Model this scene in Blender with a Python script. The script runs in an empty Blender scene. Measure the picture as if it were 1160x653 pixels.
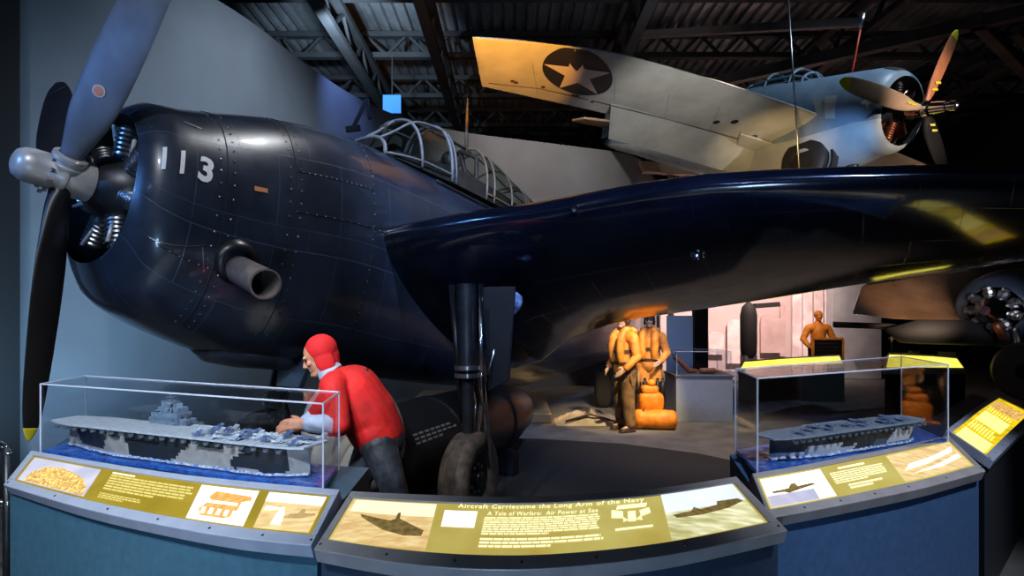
import bpy, bmesh, math, random
from mathutils import Vector, Matrix, noise
random.seed(7)
scn = bpy.context.scene
col = scn.collection
PI = math.pi
# ---------------------------------------------------------------- camera numbers
F = 640.0; EYE = 1.8; HZ = 355.0
def P(px, py, Y):
    return Vector(((px-580)/F*Y, Y, EYE+(HZ-py)/F*Y))
def PH(px, py, z):                     # point at height z seen at px,py
    Y = (EYE-z)*F/(py-HZ)
    return Vector(((px-580)/F*Y, Y, z))
# ---------------------------------------------------------------- materials
def nodes(m):
    m.use_nodes = True
    nt = m.node_tree
    return nt, nt.nodes['Principled BSDF']
def mat(name, c, rough=.5, metal=0., coat=0., var=.0, scale=8., bump=0., bscale=60., c2=None, spec=.5, emit=None, es=0., aniso=None, rvar=0.):
    m = bpy.data.materials.new(name); nt, b = nodes(m)
    b.inputs['Base Color'].default_value = (*c, 1); b.inputs['Roughness'].default_value = rough
    b.inputs['Metallic'].default_value = metal; b.inputs['Coat Weight'].default_value = coat
    b.inputs['Coat Roughness'].default_value = .08; b.inputs['Specular IOR Level'].default_value = spec
    tc = nt.nodes.new('ShaderNodeTexCoord')
    if var or c2 or rvar:
        n = nt.nodes.new('ShaderNodeTexNoise'); n.inputs['Scale'].default_value = scale; n.inputs['Detail'].default_value = 6
        nt.links.new(tc.outputs['Object'], n.inputs['Vector'])
        r = nt.nodes.new('ShaderNodeValToRGB'); r.color_ramp.elements[0].position = .35; r.color_ramp.elements[1].position = .68
        d = c2 if c2 else tuple(x*(1-var) for x in c)
        r.color_ramp.elements[0].color = (*d, 1); r.color_ramp.elements[1].color = (*c, 1)
        nt.links.new(n.outputs['Fac'], r.inputs['Fac']); nt.links.new(r.outputs['Color'], b.inputs['Base Color'])
        if rvar:
            mp = nt.nodes.new('ShaderNodeMapRange'); mp.inputs['To Min'].default_value = rough-rvar; mp.inputs['To Max'].default_value = rough+rvar
            nt.links.new(n.outputs['Fac'], mp.inputs['Value']); nt.links.new(mp.outputs['Result'], b.inputs['Roughness'])
    if bump:
        n2 = nt.nodes.new('ShaderNodeTexNoise'); n2.inputs['Scale'].default_value = bscale; n2.inputs['Detail'].default_value = 4
        nt.links.new(tc.outputs['Object'], n2.inputs['Vector'])
        bp = nt.nodes.new('ShaderNodeBump'); bp.inputs['Strength'].default_value = bump; bp.inputs['Distance'].default_value = .01
        nt.links.new(n2.outputs['Fac'], bp.inputs['Height']); nt.links.new(bp.outputs['Normal'], b.inputs['Normal'])
    if emit:
        b.inputs['Emission Color'].default_value = (*emit, 1); b.inputs['Emission Strength'].default_value = es
    return m
def lit(name, c, s, c2=None, scale=6., stretch=(1,1,1), pos=(.35,.65), detail=5):
    """back-lit print: the picture is in the film, the light box behind it glows"""
    m = bpy.data.materials.new(name); nt, b = nodes(m)
    b.inputs['Base Color'].default_value = (*[x*.25 for x in c], 1); b.inputs['Roughness'].default_value = .25
    b.inputs['Emission Color'].default_value = (*c, 1); b.inputs['Emission Strength'].default_value = s
    if c2:
        tc = nt.nodes.new('ShaderNodeTexCoord'); mp = nt.nodes.new('ShaderNodeMapping'); mp.inputs['Scale'].default_value = stretch
        n = nt.nodes.new('ShaderNodeTexNoise'); n.inputs['Scale'].default_value = scale; n.inputs['Detail'].default_value = detail
        r = nt.nodes.new('ShaderNodeValToRGB'); r.color_ramp.elements[0].position = pos[0]; r.color_ramp.elements[1].position = pos[1]
        r.color_ramp.elements[0].color = (*c2, 1); r.color_ramp.elements[1].color = (*c, 1)
        nt.links.new(tc.outputs['Object'], mp.inputs['Vector']); nt.links.new(mp.outputs['Vector'], n.inputs['Vector'])
        nt.links.new(n.outputs['Fac'], r.inputs['Fac']); nt.links.new(r.outputs['Color'], b.inputs['Emission Color'])
    return m
def clear(name, tint=(.93,.96,1.), gloss=.06, frost=0.):
    m = bpy.data.materials.new(name); m.use_nodes = True; nt = m.node_tree
    for n in list(nt.nodes): nt.nodes.remove(n)
    o = nt.nodes.new('ShaderNodeOutputMaterial'); t = nt.nodes.new('ShaderNodeBsdfTransparent'); t.inputs['Color'].default_value = (*tint, 1)
    g = nt.nodes.new('ShaderNodeBsdfGlossy'); g.inputs['Roughness'].default_value = .03
    lw = nt.nodes.new('ShaderNodeLayerWeight'); lw.inputs['Blend'].default_value=.5
    pw = nt.nodes.new('ShaderNodeMath'); pw.operation='POWER'; pw.inputs[1].default_value=3.5
    fr = nt.nodes.new('ShaderNodeMath'); fr.operation='MULTIPLY_ADD'; fr.inputs[1].default_value=.32; fr.inputs[2].default_value=gloss*.6
    nt.links.new(lw.outputs['Facing'],pw.inputs[0]); nt.links.new(pw.outputs[0],fr.inputs[0])
    mx = nt.nodes.new('ShaderNodeMixShader')
    nt.links.new(fr.outputs[0], mx.inputs['Fac']); nt.links.new(t.outputs[0], mx.inputs[1]); nt.links.new(g.outputs[0], mx.inputs[2])
    last = mx
    if frost:
        d = nt.nodes.new('ShaderNodeBsdfDiffuse'); d.inputs['Color'].default_value = (.85,.88,1,1)
        m2 = nt.nodes.new('ShaderNodeMixShader'); m2.inputs['Fac'].default_value = frost
        nt.links.new(mx.outputs[0], m2.inputs[1]); nt.links.new(d.outputs[0], m2.inputs[2]); last = m2
    nt.links.new(last.outputs[0], o.inputs['Surface'])
    return m
# ---------------------------------------------------------------- mesh collecting
class MB:
    def __init__(s): s.v=[]; s.f=[]; s.mi=[]; s.uv=None
    def add(s, vs, fs, mi=0):
        o=len(s.v); s.v += [Vector(v) for v in vs]; s.f += [tuple(i+o for i in f) for f in fs]; s.mi += [mi]*len(fs); return s
    def box(s, c, size, M=None, mi=0, taper=1.):
        c=Vector(c); a,b,d=[x/2 for x in size]
        vs=[Vector((x*a*(taper if z>0 else 1),y*b*(taper if z>0 else 1),z*d)) for z in (-1,1) for x,y in ((-1,-1),(1,-1),(1,1),(-1,1))]
        if M is not None: vs=[M@v for v in vs]
        return s.add([c+v for v in vs], [(3,2,1,0),(4,5,6,7),(0,1,5,4),(1,2,6,5),(2,3,7,6),(3,0,4,7)], mi)
    def hexa(s, pts, mi=0):            # 4 bottom + 4 top
        return s.add(pts, [(3,2,1,0),(4,5,6,7),(0,1,5,4),(1,2,6,5),(2,3,7,6),(3,0,4,7)], mi)
    def loft(s, rings, cap=True, closed=True, mi=0):
        n=len(rings[0]); vs=[p for r in rings for p in r]; fs=[]
        for i in range(len(rings)-1):
            for j in range(n if closed else n-1):
                k=(j+1)%n; fs.append((i*n+j, i*n+k, (i+1)*n+k, (i+1)*n+j))
        if cap: fs.append(tuple(range(n))[::-1]); fs.append(tuple((len(rings)-1)*n+j for j in range(n)))
        return s.add(vs, fs, mi)
    def tube(s, pts, r, N=12, cap=True, mi=0, sq=None):
        pts=[Vector(p) for p in pts]; rs=r if isinstance(r,(list,tuple)) else [r]*len(pts)
        rings=[]; u=None
        for i,p in enumerate(pts):
            d=(pts[min(i+1,len(pts)-1)]-pts[max(i-1,0)]).normalized()
            if u is None: u=d.orthogonal().normalized()
            u=(u-d*u.dot(d)).normalized(); w=d.cross(u)
            rings.append([p+rs[i]*(math.cos(2*PI*k/N)*u+math.sin(2*PI*k/N)*w) for k in range(N)])
        return s.loft(rings, cap, True, mi)
    def bar(s, p, q, w, h, up=(0,0,1), mi=0):
        p=Vector(p); q=Vector(q); d=(q-p).normalized(); up=Vector(up); x=d.cross(up)
        if x.length<1e-4: x=d.orthogonal()
        x.normalize(); y=x.cross(d)
        o=[(-x*w-y*h)/2,(x*w-y*h)/2,(x*w+y*h)/2,(-x*w+y*h)/2]
        return s.loft([[p+k for k in o],[q+k for k in o]], True, True, mi)
    def lathe(s, c, axis, prof, N=32, mi=0, cap=False, U=None):   # prof: (dist along axis, radius)
        c=Vector(c); d=Vector(axis).normalized(); u=U if U else d.orthogonal().normalized(); w=d.cross(u)
        rings=[[c+d*t+max(r,1e-4)*(math.cos(2*PI*k/N)*u+math.sin(2*PI*k/N)*w) for k in range(N)] for t,r in prof]
        return s.loft(rings, cap, True, mi)
    def ball(s, c, r, N=14, M=None, mi=0):
        c=Vector(c); rr=r if isinstance(r,(tuple,list)) else (r,r,r); rings=[]
        for i in range(1,N):
            t=PI*i/N
            rings.append([Vector((rr[0]*math.sin(t)*math.cos(2*PI*k/(2*N)),rr[1]*math.sin(t)*math.sin(2*PI*k/(2*N)),rr[2]*math.cos(t))) for k in range(2*N)])
        if M is not None: rings=[[M@v for v in q] for q in rings]
        return s.loft([[c+v for v in q] for q in rings], True, True, mi)
    def prism(s, outline, off, mi=0):  # outline list of points, offset vector
        n=len(outline); off=Vector(off); a=[Vector(p) for p in outline]; b=[p+off for p in a]
        fs=[tuple(range(n))[::-1], tuple(range(n,2*n))]+[(i,(i+1)%n,n+(i+1)%n,n+i) for i in range(n)]
        return s.add(a+b, fs, mi)
W = {}
def build(name, mb, m, parent=None, smooth=False, bevel=0., sub=0, uv=None, auto=None, label=None):
    me = bpy.data.meshes.new(name)
    M = W.get(parent.name) if parent is not None else None
    vs = mb.v if M is None else [M.inverted()@v for v in mb.v]
    me.from_pydata([tuple(v) for v in vs], [], mb.f)
    for x in (m if isinstance(m,(list,tuple)) else [m]): me.materials.append(x)
    for p,i in zip(me.polygons, mb.mi): p.material_index=i; p.use_smooth=smooth
    bm = bmesh.new(); bm.from_mesh(me)
    bmesh.ops.recalc_face_normals(bm, faces=bm.faces); bm.to_mesh(me); bm.free()
    if smooth and auto is not None: me.set_sharp_from_angle(angle=math.radians(auto))
    o = bpy.data.objects.new(name, me); col.objects.link(o)
    if parent is not None: o.parent = parent; W[o.name] = M
    if bevel:
        b=o.modifiers.new('bevel','BEVEL'); b.width=bevel; b.segments=2; b.limit_method='ANGLE'
    if sub:
        b=o.modifiers.new('sub','SUBSURF'); b.levels=sub; b.render_levels=sub
    if label: o['label']=label
    if parent is None: W[o.name]=Matrix()
    return o
def tag(o, label, cat, group=None):
    o['label']=label; o['category']=cat
    if group: o['group']=group
    return o
def thing(name, label, cat, loc, rz=0., group=None):
    o=bpy.data.objects.new(name,None); col.objects.link(o); o.location=loc; o.rotation_euler=(0,0,rz); o.empty_display_size=.1
    W[o.name]=Matrix.Translation(Vector(loc))@Matrix.Rotation(rz,4,'Z')
    return tag(o,label,cat,group)
def struct(name, mb, m, **k):
    o=build(name,mb,m,**k); o['kind']='structure'; return o
def copy_tree(o, parent=None):
    c=o.copy(); col.objects.link(c); c.parent=parent
    for ch in list(o.children): copy_tree(ch,c)
    return c
_fig=None
def text_mesh(body, mapf, m, name, parent, size=1., spacing=1., subd=0, bold=0.):
    """built-in lettering, each vertex carried onto the surface by mapf(x, y)"""
    cu=bpy.data.curves.new('t','FONT'); cu.body=body; cu.size=size; cu.space_character=spacing; cu.resolution_u=3; cu.offset=bold
    o=bpy.data.objects.new('t',cu); col.objects.link(o)
    bpy.context.view_layer.update()
    me=bpy.data.meshes.new_from_object(o.evaluated_get(bpy.context.evaluated_depsgraph_get()))
    xs=[v.co.x for v in me.vertices]; ys=[v.co.y for v in me.vertices]
    x0,x1=min(xs),max(xs); y0,y1=min(ys),max(ys)
    mb=MB(); mb.add([mapf((v.co.x-x0)/(x1-x0),(v.co.y-y0)/(y1-y0)) for v in me.vertices],[tuple(p.vertices) for p in me.polygons])
    bpy.data.objects.remove(o); bpy.data.curves.remove(cu); bpy.data.meshes.remove(me)
    return build(name, mb, m, parent)
def remesh(o, vox, smooth=4):
    r=o.modifiers.new('r','REMESH'); r.mode='VOXEL'; r.voxel_size=vox; r.use_smooth_shade=True
    s=o.modifiers.new('s','SMOOTH'); s.iterations=smooth; s.factor=.5
    bpy.context.view_layer.update()
    me=bpy.data.meshes.new_from_object(o.evaluated_get(bpy.context.evaluated_depsgraph_get()))
    o.modifiers.clear(); o.data=me
    for p in me.polygons: p.use_smooth=True
    return o
def caps(mb, a, b, ra, rb, N=14):      # tapered capsule
    a=Vector(a); b=Vector(b); d=(b-a).normalized(); L=(b-a).length
    prof=[(-ra*math.cos(t),ra*math.sin(t)) for t in [PI/2*i/5 for i in range(0,6)]]
    prof=[(x,r) for x,r in prof]+[(L+rb*math.sin(t),rb*math.cos(t)) for t in [PI/2*i/5 for i in range(0,6)]]
    prof[0]=(prof[0][0],1e-4); prof[-1]=(prof[-1][0],1e-4)
    return mb.lathe(a,d,prof,N,cap=True)
def lerp(a,b,t): return a+(b-a)*t
def poly_at(pts, t):                   # smooth interpolation of control points, t 0..1
    n=len(pts)-1; x=max(0,min(n-1e-6,t*n)); i=int(x); f=x-i
    p=[Vector(pts[max(0,min(n,j))]) for j in (i-1,i,i+1,i+2)]
    return .5*((2*p[1])+(p[2]-p[0])*f+(2*p[0]-5*p[1]+4*p[2]-p[3])*f*f+(3*p[1]-p[0]-3*p[2]+p[3])*f**3)
def tab(T, s):                         # smooth table lookup, rows (s, a, b, ...)
    if s<=T[0][0]: return T[0][1:]
    for i in range(len(T)-1):
        if s<=T[i+1][0]:
            f=(s-T[i][0])/(T[i+1][0]-T[i][0])
            p0=T[max(0,i-1)];p1=T[i];p2=T[i+1];p3=T[min(len(T)-1,i+2)]
            out=[]
            for k in range(1,len(p1)):
                m1=(p2[k]-p0[k])/(p2[0]-p0[0]) if p2[0]!=p0[0] else 0; m2=(p3[k]-p1[k])/(p3[0]-p1[0])
                h=p2[0]-p1[0]
                out.append((2*f**3-3*f*f+1)*p1[k]+(f**3-2*f*f+f)*h*m1+(-2*f**3+3*f*f)*p2[k]+(f**3-f*f)*h*m2)
            return tuple(out)
    return T[-1][1:]
# ---------------------------------------------------------------- palette
M = {}
def navy(name, c, rough, lines=.5):
    m=bpy.data.materials.new(name); nt,b=nodes(m)
    b.inputs['Roughness'].default_value=rough; b.inputs['Coat Weight'].default_value=.6; b.inputs['Coat Roughness'].default_value=.06
    tc=nt.nodes.new('ShaderNodeTexCoord')
    br=nt.nodes.new('ShaderNodeTexBrick'); br.inputs['Scale'].default_value=1.; br.inputs['Brick Width'].default_value=.62; br.inputs['Row Height'].default_value=.41
    br.inputs['Mortar Size'].default_value=.0035; br.inputs['Color1'].default_value=(1,1,1,1); br.inputs['Color2'].default_value=(.8,.8,.8,1); br.inputs['Mortar'].default_value=(0,0,0,1)
    br.inputs['Mortar Smooth'].default_value=.3
    nt.links.new(tc.outputs['UV'],br.inputs['Vector'])
    n=nt.nodes.new('ShaderNodeTexNoise'); n.inputs['Scale'].default_value=2.2; n.inputs['Detail'].default_value=8; n.inputs['Roughness'].default_value=.65
    nt.links.new(tc.outputs['Object'],n.inputs['Vector'])
    r=nt.nodes.new('ShaderNodeValToRGB'); r.color_ramp.elements[0].color=(*[x*.7 for x in c],1); r.color_ramp.elements[1].color=(*[x*1.45 for x in c],1)
    r.color_ramp.elements[0].position=.35; r.color_ramp.elements[1].position=.7
    nt.links.new(n.outputs['Fac'],r.inputs['Fac'])
    mx=nt.nodes.new('ShaderNodeMix'); mx.data_type='RGBA'; mx.inputs['Factor'].default_value=1
    fac=nt.nodes.new('ShaderNodeMath'); fac.operation='MULTIPLY'; fac.inputs[1].default_value=lines
    nt.links.new(br.outputs['Fac'],fac.inputs[0]); nt.links.new(fac.outputs[0],mx.inputs['Factor'])
    nt.links.new(r.outputs['Color'],mx.inputs[6]); mx.inputs[7].default_value=(*[x*4 for x in c],1)
    nt.links.new(mx.outputs[2],b.inputs['Base Color'])
    bp=nt.nodes.new('ShaderNodeBump'); bp.inputs['Strength'].default_value=.25; bp.inputs['Distance'].default_value=.01; bp.invert=True
    ad=nt.nodes.new('ShaderNodeMath'); ad.operation='MULTIPLY_ADD'; ad.inputs[1].default_value=.7
    nt.links.new(n.outputs['Fac'],ad.inputs[0]); nt.links.new(br.outputs['Fac'],ad.inputs[2])
    nt.links.new(ad.outputs[0],bp.inputs['Height']); nt.links.new(bp.outputs['Normal'],b.inputs['Normal'])
    nt.links.new(bp.outputs['Normal'],b.inputs['Coat Normal'])
    rr=nt.nodes.new('ShaderNodeMapRange'); rr.inputs['To Min'].default_value=rough*.6; rr.inputs['To Max'].default_value=rough*1.6
    nt.links.new(n.outputs['Fac'],rr.inputs['Value']); nt.links.new(rr.outputs['Result'],b.inputs['Roughness'])
    return m
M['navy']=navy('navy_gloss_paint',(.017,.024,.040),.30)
M['navy_shaded']=navy('navy_shaded_paint',(.004,.0055,.012),.13,.3)  # darker copy of the navy, shade under the wing put into it
M['black']=mat('black_paint',(.008,.008,.01),.35,var=.3)
M['matte_black']=mat('matte_black',(.006,.006,.007),.8)
M['rubber']=mat('worn_rubber',(.10,.07,.05),.75,c2=(.03,.022,.018),scale=14,bump=.6,bscale=40)
M['rubber_dark']=mat('black_rubber',(.012,.012,.012),.6,bump=.3,bscale=50)
M['steel']=mat('brushed_steel',(.55,.55,.56),.3,metal=1,var=.3,scale=12)
M['chrome']=mat('polished_metal',(.8,.8,.82),.12,metal=1)
M['dome']=mat('silver_hub_metal',(.66,.62,.58),.38,metal=.35,var=.25,scale=10)
M['gunmetal']=mat('dark_metal',(.06,.06,.065),.4,metal=.8,var=.4,scale=10)
M['blade']=mat('blade_paint',(.13,.155,.20),.55,var=.3,scale=5,bump=.05)
M['blade_dark']=mat('blade_black',(.012,.010,.010),.4,var=.3)
M['yellow']=mat('yellow_paint',(.75,.6,.02),.5)
M['white']=mat('white_paint',(.78,.76,.78),.5,var=.15,scale=30)
M['red']=mat('red_paint',(.6,.05,.02),.5)
M['orange_decal']=mat('orange_decal',(.6,.22,.10),.5)
M['canopy_frame']=mat('canopy_frame_paint',(.17,.18,.19),.5,var=.3,scale=15)
M['canopy_tan']=mat('canopy_frame_tan',(.30,.22,.15),.5,var=.4,scale=15)
M['glass']=clear('canopy_glass',(.62,.68,.66))
M['interior']=mat('cockpit_interior',(.035,.028,.022),.7,var=.5,scale=12)
M['exhaust']=mat('exhaust_metal',(.20,.165,.15),.45,metal=.5,var=.4,scale=9)
M['acrylic']=clear('acrylic_sheet',(.965,.975,.99))
M['acrylic_edge']=clear('acrylic_edge',(.9,.93,1.),frost=.45)
M['plinth']=mat('plinth_blue_laminate',(.055,.14,.20),.5,var=.18,scale=25,bump=.05,bscale=200)
M['rail']=mat('rail_grey_metal',(.42,.45,.56),.42,metal=.15,var=.15,scale=8)
M['rail_warm']=mat('rail_warm_metal',(.36,.33,.33),.45,metal=.15,var=.2,scale=8)
M['side']=mat('plinth_side_grey',(.12,.13,.15),.5,var=.2)
M['screw']=mat('screw_head',(.05,.05,.06),.4,metal=.9)
M['sea']=mat('model_sea',(.03,.17,.60),.3,c2=(.01,.05,.30),scale=26,bump=1.,bscale=45,coat=.4)
M['foam']=mat('sea_foam',(.75,.8,.85),.5,c2=(.05,.16,.5),scale=60,bump=.8,bscale=80)
M['deck']=mat('model_deck',(.58,.62,.66),.6,c2=(.44,.49,.54),scale=30,bump=.1)
M['hull_tan']=mat('hull_pale',(.46,.42,.37),.6,var=.25,scale=20)
M['hull_dark']=mat('hull_dark',(.022,.028,.035),.55,var=.3,scale=20)
M['hull_mid']=mat('hull_blue_grey',(.09,.12,.15),.55,var=.3,scale=20)
M['hull_white']=mat('hull_white',(.55,.58,.62),.6,var=.2,scale=20)
M['isl']=mat('island_blue_grey',(.20,.27,.36),.5,var=.3,scale=30)
M['plane_blue']=mat('model_plane_blue',(.12,.17,.30),.4)
M['plane_white']=mat('model_plane_pale',(.5,.54,.6),.5)
M['skin']=mat('skin',(.62,.27,.15),.5,var=.15,scale=12)
M['skin_pale']=mat('skin_pale',(.55,.36,.26),.5,var=.15,scale=12)
M['red_cloth']=mat('red_jersey_cloth',(.80,.012,.010),.75,var=.45,scale=7,bump=.9,bscale=9)
M['red_knit']=mat('red_helmet_cloth',(.72,.01,.012),.8,var=.2,scale=14,bump=.2,bscale=60)
M['denim']=mat('charcoal_denim',(.05,.057,.07),.6,c2=(.010,.012,.017),scale=11,bump=1.,bscale=11)
M['blue_shirt']=mat('pale_blue_shirt',(.42,.48,.62),.7,var=.25,scale=14,bump=.3,bscale=30)
M['dark_eye']=mat('dark_eye',(.02,.015,.01),.3)
M['cream']=mat('cream_paint',(.52,.45,.36),.5,var=.2,scale=4)
M['tank']=mat('tank_black_paint',(.010,.010,.012),.4,var=.3,scale=3)
M['khaki']=mat('khaki_cloth',(.30,.17,.07),.8,c2=(.09,.05,.025),scale=7,bump=.6,bscale=14)
M['vest']=mat('orange_life_vest',(.85,.34,.04),.55,c2=(.5,.16,.02),scale=8,bump=.6,bscale=14)
M['flight']=mat('orange_flight_suit',(.80,.32,.05),.7,c2=(.42,.15,.03),scale=7,bump=.5,bscale=14)
M['raft']=mat('orange_raft_cloth',(.90,.30,.015),.6,c2=(.60,.15,.01),scale=8,bump=.4,bscale=14)
M['leather']=mat('brown_leather',(.07,.035,.02),.5,var=.4)
M['black_cloth']=mat('black_cloth',(.012,.012,.014),.85,bump=.2)
M['carpet']=mat('grey_carpet',(.155,.145,.135),.95,c2=(.10,.094,.088),scale=3.2,bump=.4,bscale=220)
M['wildcat_top']=mat('wildcat_blue_grey',(.20,.27,.34),.45,var=.2,scale=5)
M['wildcat_belly']=mat('wildcat_light_grey',(.44,.46,.46),.5,c2=(.34,.36,.35),scale=3,bump=.05)
M['insignia']=mat('insignia_blue',(.010,.010,.020),.5)
M['star']=mat('insignia_white',(.50,.46,.46),.5)
M['prop_tan']=mat('tan_prop_paint',(.55,.33,.20),.4,var=.2,scale=6)
M['wall']=mat('wall_grey_plaster',(.19,.21,.235),.9,c2=(.16,.17,.19),scale=1.1,bump=.12,bscale=90)
M['wall_dark']=mat('wall_black',(.012,.013,.015),.8)
M['wall_pink']=mat('wall_pale',(.62,.50,.47),.8,var=.15,scale=.8)
# ================================================================ SETTING
fl=MB(); fl.add([(-9,-4,0),(16,-4,0),(16,30,0),(-9,30,0)],[(0,1,2,3)]); struct('floor',fl,M['carpet'])
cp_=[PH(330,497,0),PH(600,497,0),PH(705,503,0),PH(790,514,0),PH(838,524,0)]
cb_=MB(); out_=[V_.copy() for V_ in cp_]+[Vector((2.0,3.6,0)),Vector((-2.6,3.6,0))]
cb_.prism(out_,(0,0,.003)); tag(build('dark_floor_area',cb_,mat('near_black_floor',(.012,.011,.012),.95,bump=.3,bscale=200)),'near black area on the floor between the curved plinths and the flyers','carpet')  # thin near black sheet over this part of the floor
# tall curved screen wall behind the bomber; its free top edge is at 6 m
wp=[(-6.2,4.6),(-5.05,5.75),(-4.25,6.8),(-3.75,7.9),(-3.45,9.3),(-3.0,10.8),(-2.2,12.1),(-1.0,13.0),(1.2,13.9),(3.2,14.9),(4.1,16.8),(5.6,19.2),(9,20.6)]
wall=MB(); NW=90; ring_f=[]; ring_b=[]
for i in range(NW+1):
    p=poly_at([(x,y,0) for x,y in wp],i/NW); q=poly_at([(x,y,0) for x,y in wp],min(1,i/NW+.01)); r=poly_at([(x,y,0) for x,y in wp],max(0,i/NW-.01))
    d=(q-r).normalized(); nn=Vector((-d.y,d.x,0))
    wall_top=5.95
    ring_f.append([p+Vector((0,0,0)),p+nn*.15,p+nn*.15+Vector((0,0,wall_top)),p+Vector((0,0,wall_top))])
wall.loft(ring_f,True,True); struct('wall_back',wall,M['wall'],smooth=True,auto=40)
wl=MB(); wl.box((-7.2,2.,4.5),(3.9,9.,9.)); wl.v=[v for v in wl.v]
wl=MB(); wl.prism([(-4.72,5.42,0),(-6.6,5.42,0),(-6.6,-3.5,0),(-6.2,-3.5,0),(-6.2,5.2,0),(-4.72,5.2,0)],(0,0,9)); struct('wall_left',wl,M['wall_dark'])
wr=MB(); wr.box((15.9,13,4.75),(.2,34,9.5)); struct('wall_right',wr,M['wall_dark'])
wf=MB(); wf.box((3.5,29.9,4.75),(25,.2,9.5)); struct('wall_front',wf,M['wall_dark'])
# display wall at the far right, ribbed pale panels
wd=MB(); wd.box((7.4,17.6,2.0),(5.6,.2,4.0))
struct('wall_display',wd,M['wall_pink'])
# the ribbed roof deck
dk=mat('deck_ribbed_steel',(.30,.31,.33),.45,metal=.6,var=.5,scale=1.3)
cd=MB(); z0=8.6; x=-9.; prof=[]
while x<16.: prof += [(x,z0),(x+.10,z0),(x+.13,z0+.09),(x+.23,z0+.09)]; x+=.26
cd.loft([[(a,-4,b) for a,b in prof],[(a,30,b) for a,b in prof]],False,False); struct('ceiling',cd,dk)
steel=mat('truss_dark_steel',(.016,.016,.018),.7,var=.4,scale=3)
steel_b=mat('truss_brown_steel',(.09,.07,.06),.6,var=.4,scale=3)
def truss(name,p,q,h,m,step=1.1,w=.16):
    t=MB(); p=Vector(p);q=Vector(q); up=Vector((0,0,h))
    t.bar(p,q,w,.12); t.bar(p+up,q+up,w,.12)
    n=int((q-p).length/step)
    for i in range(n):
        a=p.lerp(q,i/n); b=p.lerp(q,(i+1)/n); m_=(a+b)/2
        t.bar(a,m_+up,.06,.06,(1,0,0)); t.bar(m_+up,b,.06,.06,(1,0,0))
    return struct(name,t,m)
k=1
for y in (8.5,11.,13.5,16.,18.5,21.,24.):
    truss('trim_%d'%k,(-9,y,7.95),(16,y,7.95),.5,steel,1.0); k+=1
for x in (-3.4,-1.6,2.4,6.8,11.):
    truss('trim_%d'%k,(x,-2,7.2),(x,29,7.2),.65,steel,1.4,.2); k+=1
br=MB(); br.bar((4.2,13,7.0),(9.2,9.5,7.0),.18,.22); struct('trim_%d'%k,br,steel_b); k+=1
br=MB(); br.bar((8.2,10,7.0),(13.5,14.0,7.0),.18,.22); struct('trim_%d'%k,br,steel_b); k+=1
br=MB(); br.bar((8.2,9.2,6.4),(15,13.5,5.2),.12,.16); struct('trim_%d'%k,br,steel_b); k+=1
br=MB(); br.bar((6.1,9.9,6.9),(2.4,11.8,7.6),.10,.14); struct('trim_%d'%k,br,steel_b); k+=1
# world: a faint ambient of the dim hall
w=bpy.data.worlds.new('w'); scn.world=w; w.use_nodes=True
w.node_tree.nodes['Background'].inputs['Color'].default_value=(.035,.045,.07,1); w.node_tree.nodes['Background'].inputs['Strength'].default_value=.25
# camera
cam=bpy.data.cameras.new('camera'); co=bpy.data.objects.new('camera',cam); col.objects.link(co)
co.location=(0,0,EYE); co.rotation_euler=(PI/2,0,0); cam.sensor_width=36; cam.lens=F/1160*36; cam.shift_y=(HZ-326.5)/1160; cam.clip_end=100
scn.camera=co
scn.view_settings.view_transform='Standard'; scn.view_settings.look='None'; scn.view_settings.gamma=1; scn.view_settings.exposure=.35
scn.view_settings.use_curve_mapping=False
def spot(name,loc,tgt,power,c,size=40,blend=.5,r=.08):
    l=bpy.data.lights.new(name,'SPOT'); l.energy=power; l.color=c; l.spot_size=math.radians(size); l.spot_blend=blend; l.shadow_soft_size=r
    o=bpy.data.objects.new(name,l); col.objects.link(o); o.location=loc
    o.rotation_euler=(Vector(tgt)-Vector(loc)).to_track_quat('-Z','Y').to_euler(); return o
# ================================================================ NAVY TORPEDO BOMBER
th=math.radians(32); ph=math.radians(8)
A_=Vector((math.sin(th)*math.cos(ph),math.cos(th)*math.cos(ph),-math.sin(ph)))
N_=Vector((math.cos(th),-math.sin(th),0)); U_=N_.cross(A_)
if U_.z<0: U_=-U_
O_=P(112,210,4.0)
def A(s,v,h): return O_+A_*s+N_*v+U_*h
ft=[(0,.52,.56,.53),(.04,.58,.64,.59),(.12,.655,.80,.655),(.3,.70,.92,.69),(.6,.80,1.03,.715),(1.0,.95,1.13,.73),(1.7,1.12,1.15,.72),(2.5,1.21,1.22,.68),(4,1.26,1.28,.62),(6,1.30,1.22,.52),(8,1.18,.85,.38),(10,1.02,.45,.22),(11.2,.95,.1,.08)]
def FS(s,t,off=0.):                    # point on the fuselage skin; t angle from port side
    hu,hd,hw=tab(ft,s); hc=(hu-hd)/2; H=(hu+hd)/2; e=.86
    c,sn=math.cos(t),math.sin(t)
    x=(hw+off)*math.copysign(abs(c)**e,c); y=(H+off)*math.copysign(abs(sn)**e,sn)
    return A(s,x,hc+y)
av=thing('navy_torpedo_bomber','huge glossy navy blue propeller bomber numbered 113 standing over the tank','aircraft',(A(4,0,0).x,A(4,0,0).y,0))
def uvmap(o,fn):
    uv=o.data.uv_layers.new(name='uv')
    for l in o.data.loops: uv.data[l.index].uv=fn(l.vertex_index)
SS=[0,.02,.04,.07,.12,.2,.3,.4,.5,.6,.8,1.,1.2,1.4,1.7,2.,2.25,2.5,3.,3.5,4.,5.,6.,7.,8.,9.,10.,10.6,11.2]; NR=72
fu=MB(); fu.loft([[FS(s,2*PI*j/NR) for j in range(NR)] for s in SS],False)
fu.f.append(tuple((len(SS)-1)*NR+j for j in range(NR))); fu.mi.append(0)
fo=build('fuselage',fu,M['navy'],av,smooth=True)
uvmap(fo,lambda i:(SS[i//NR],(i%NR)/NR*4.6))
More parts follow.
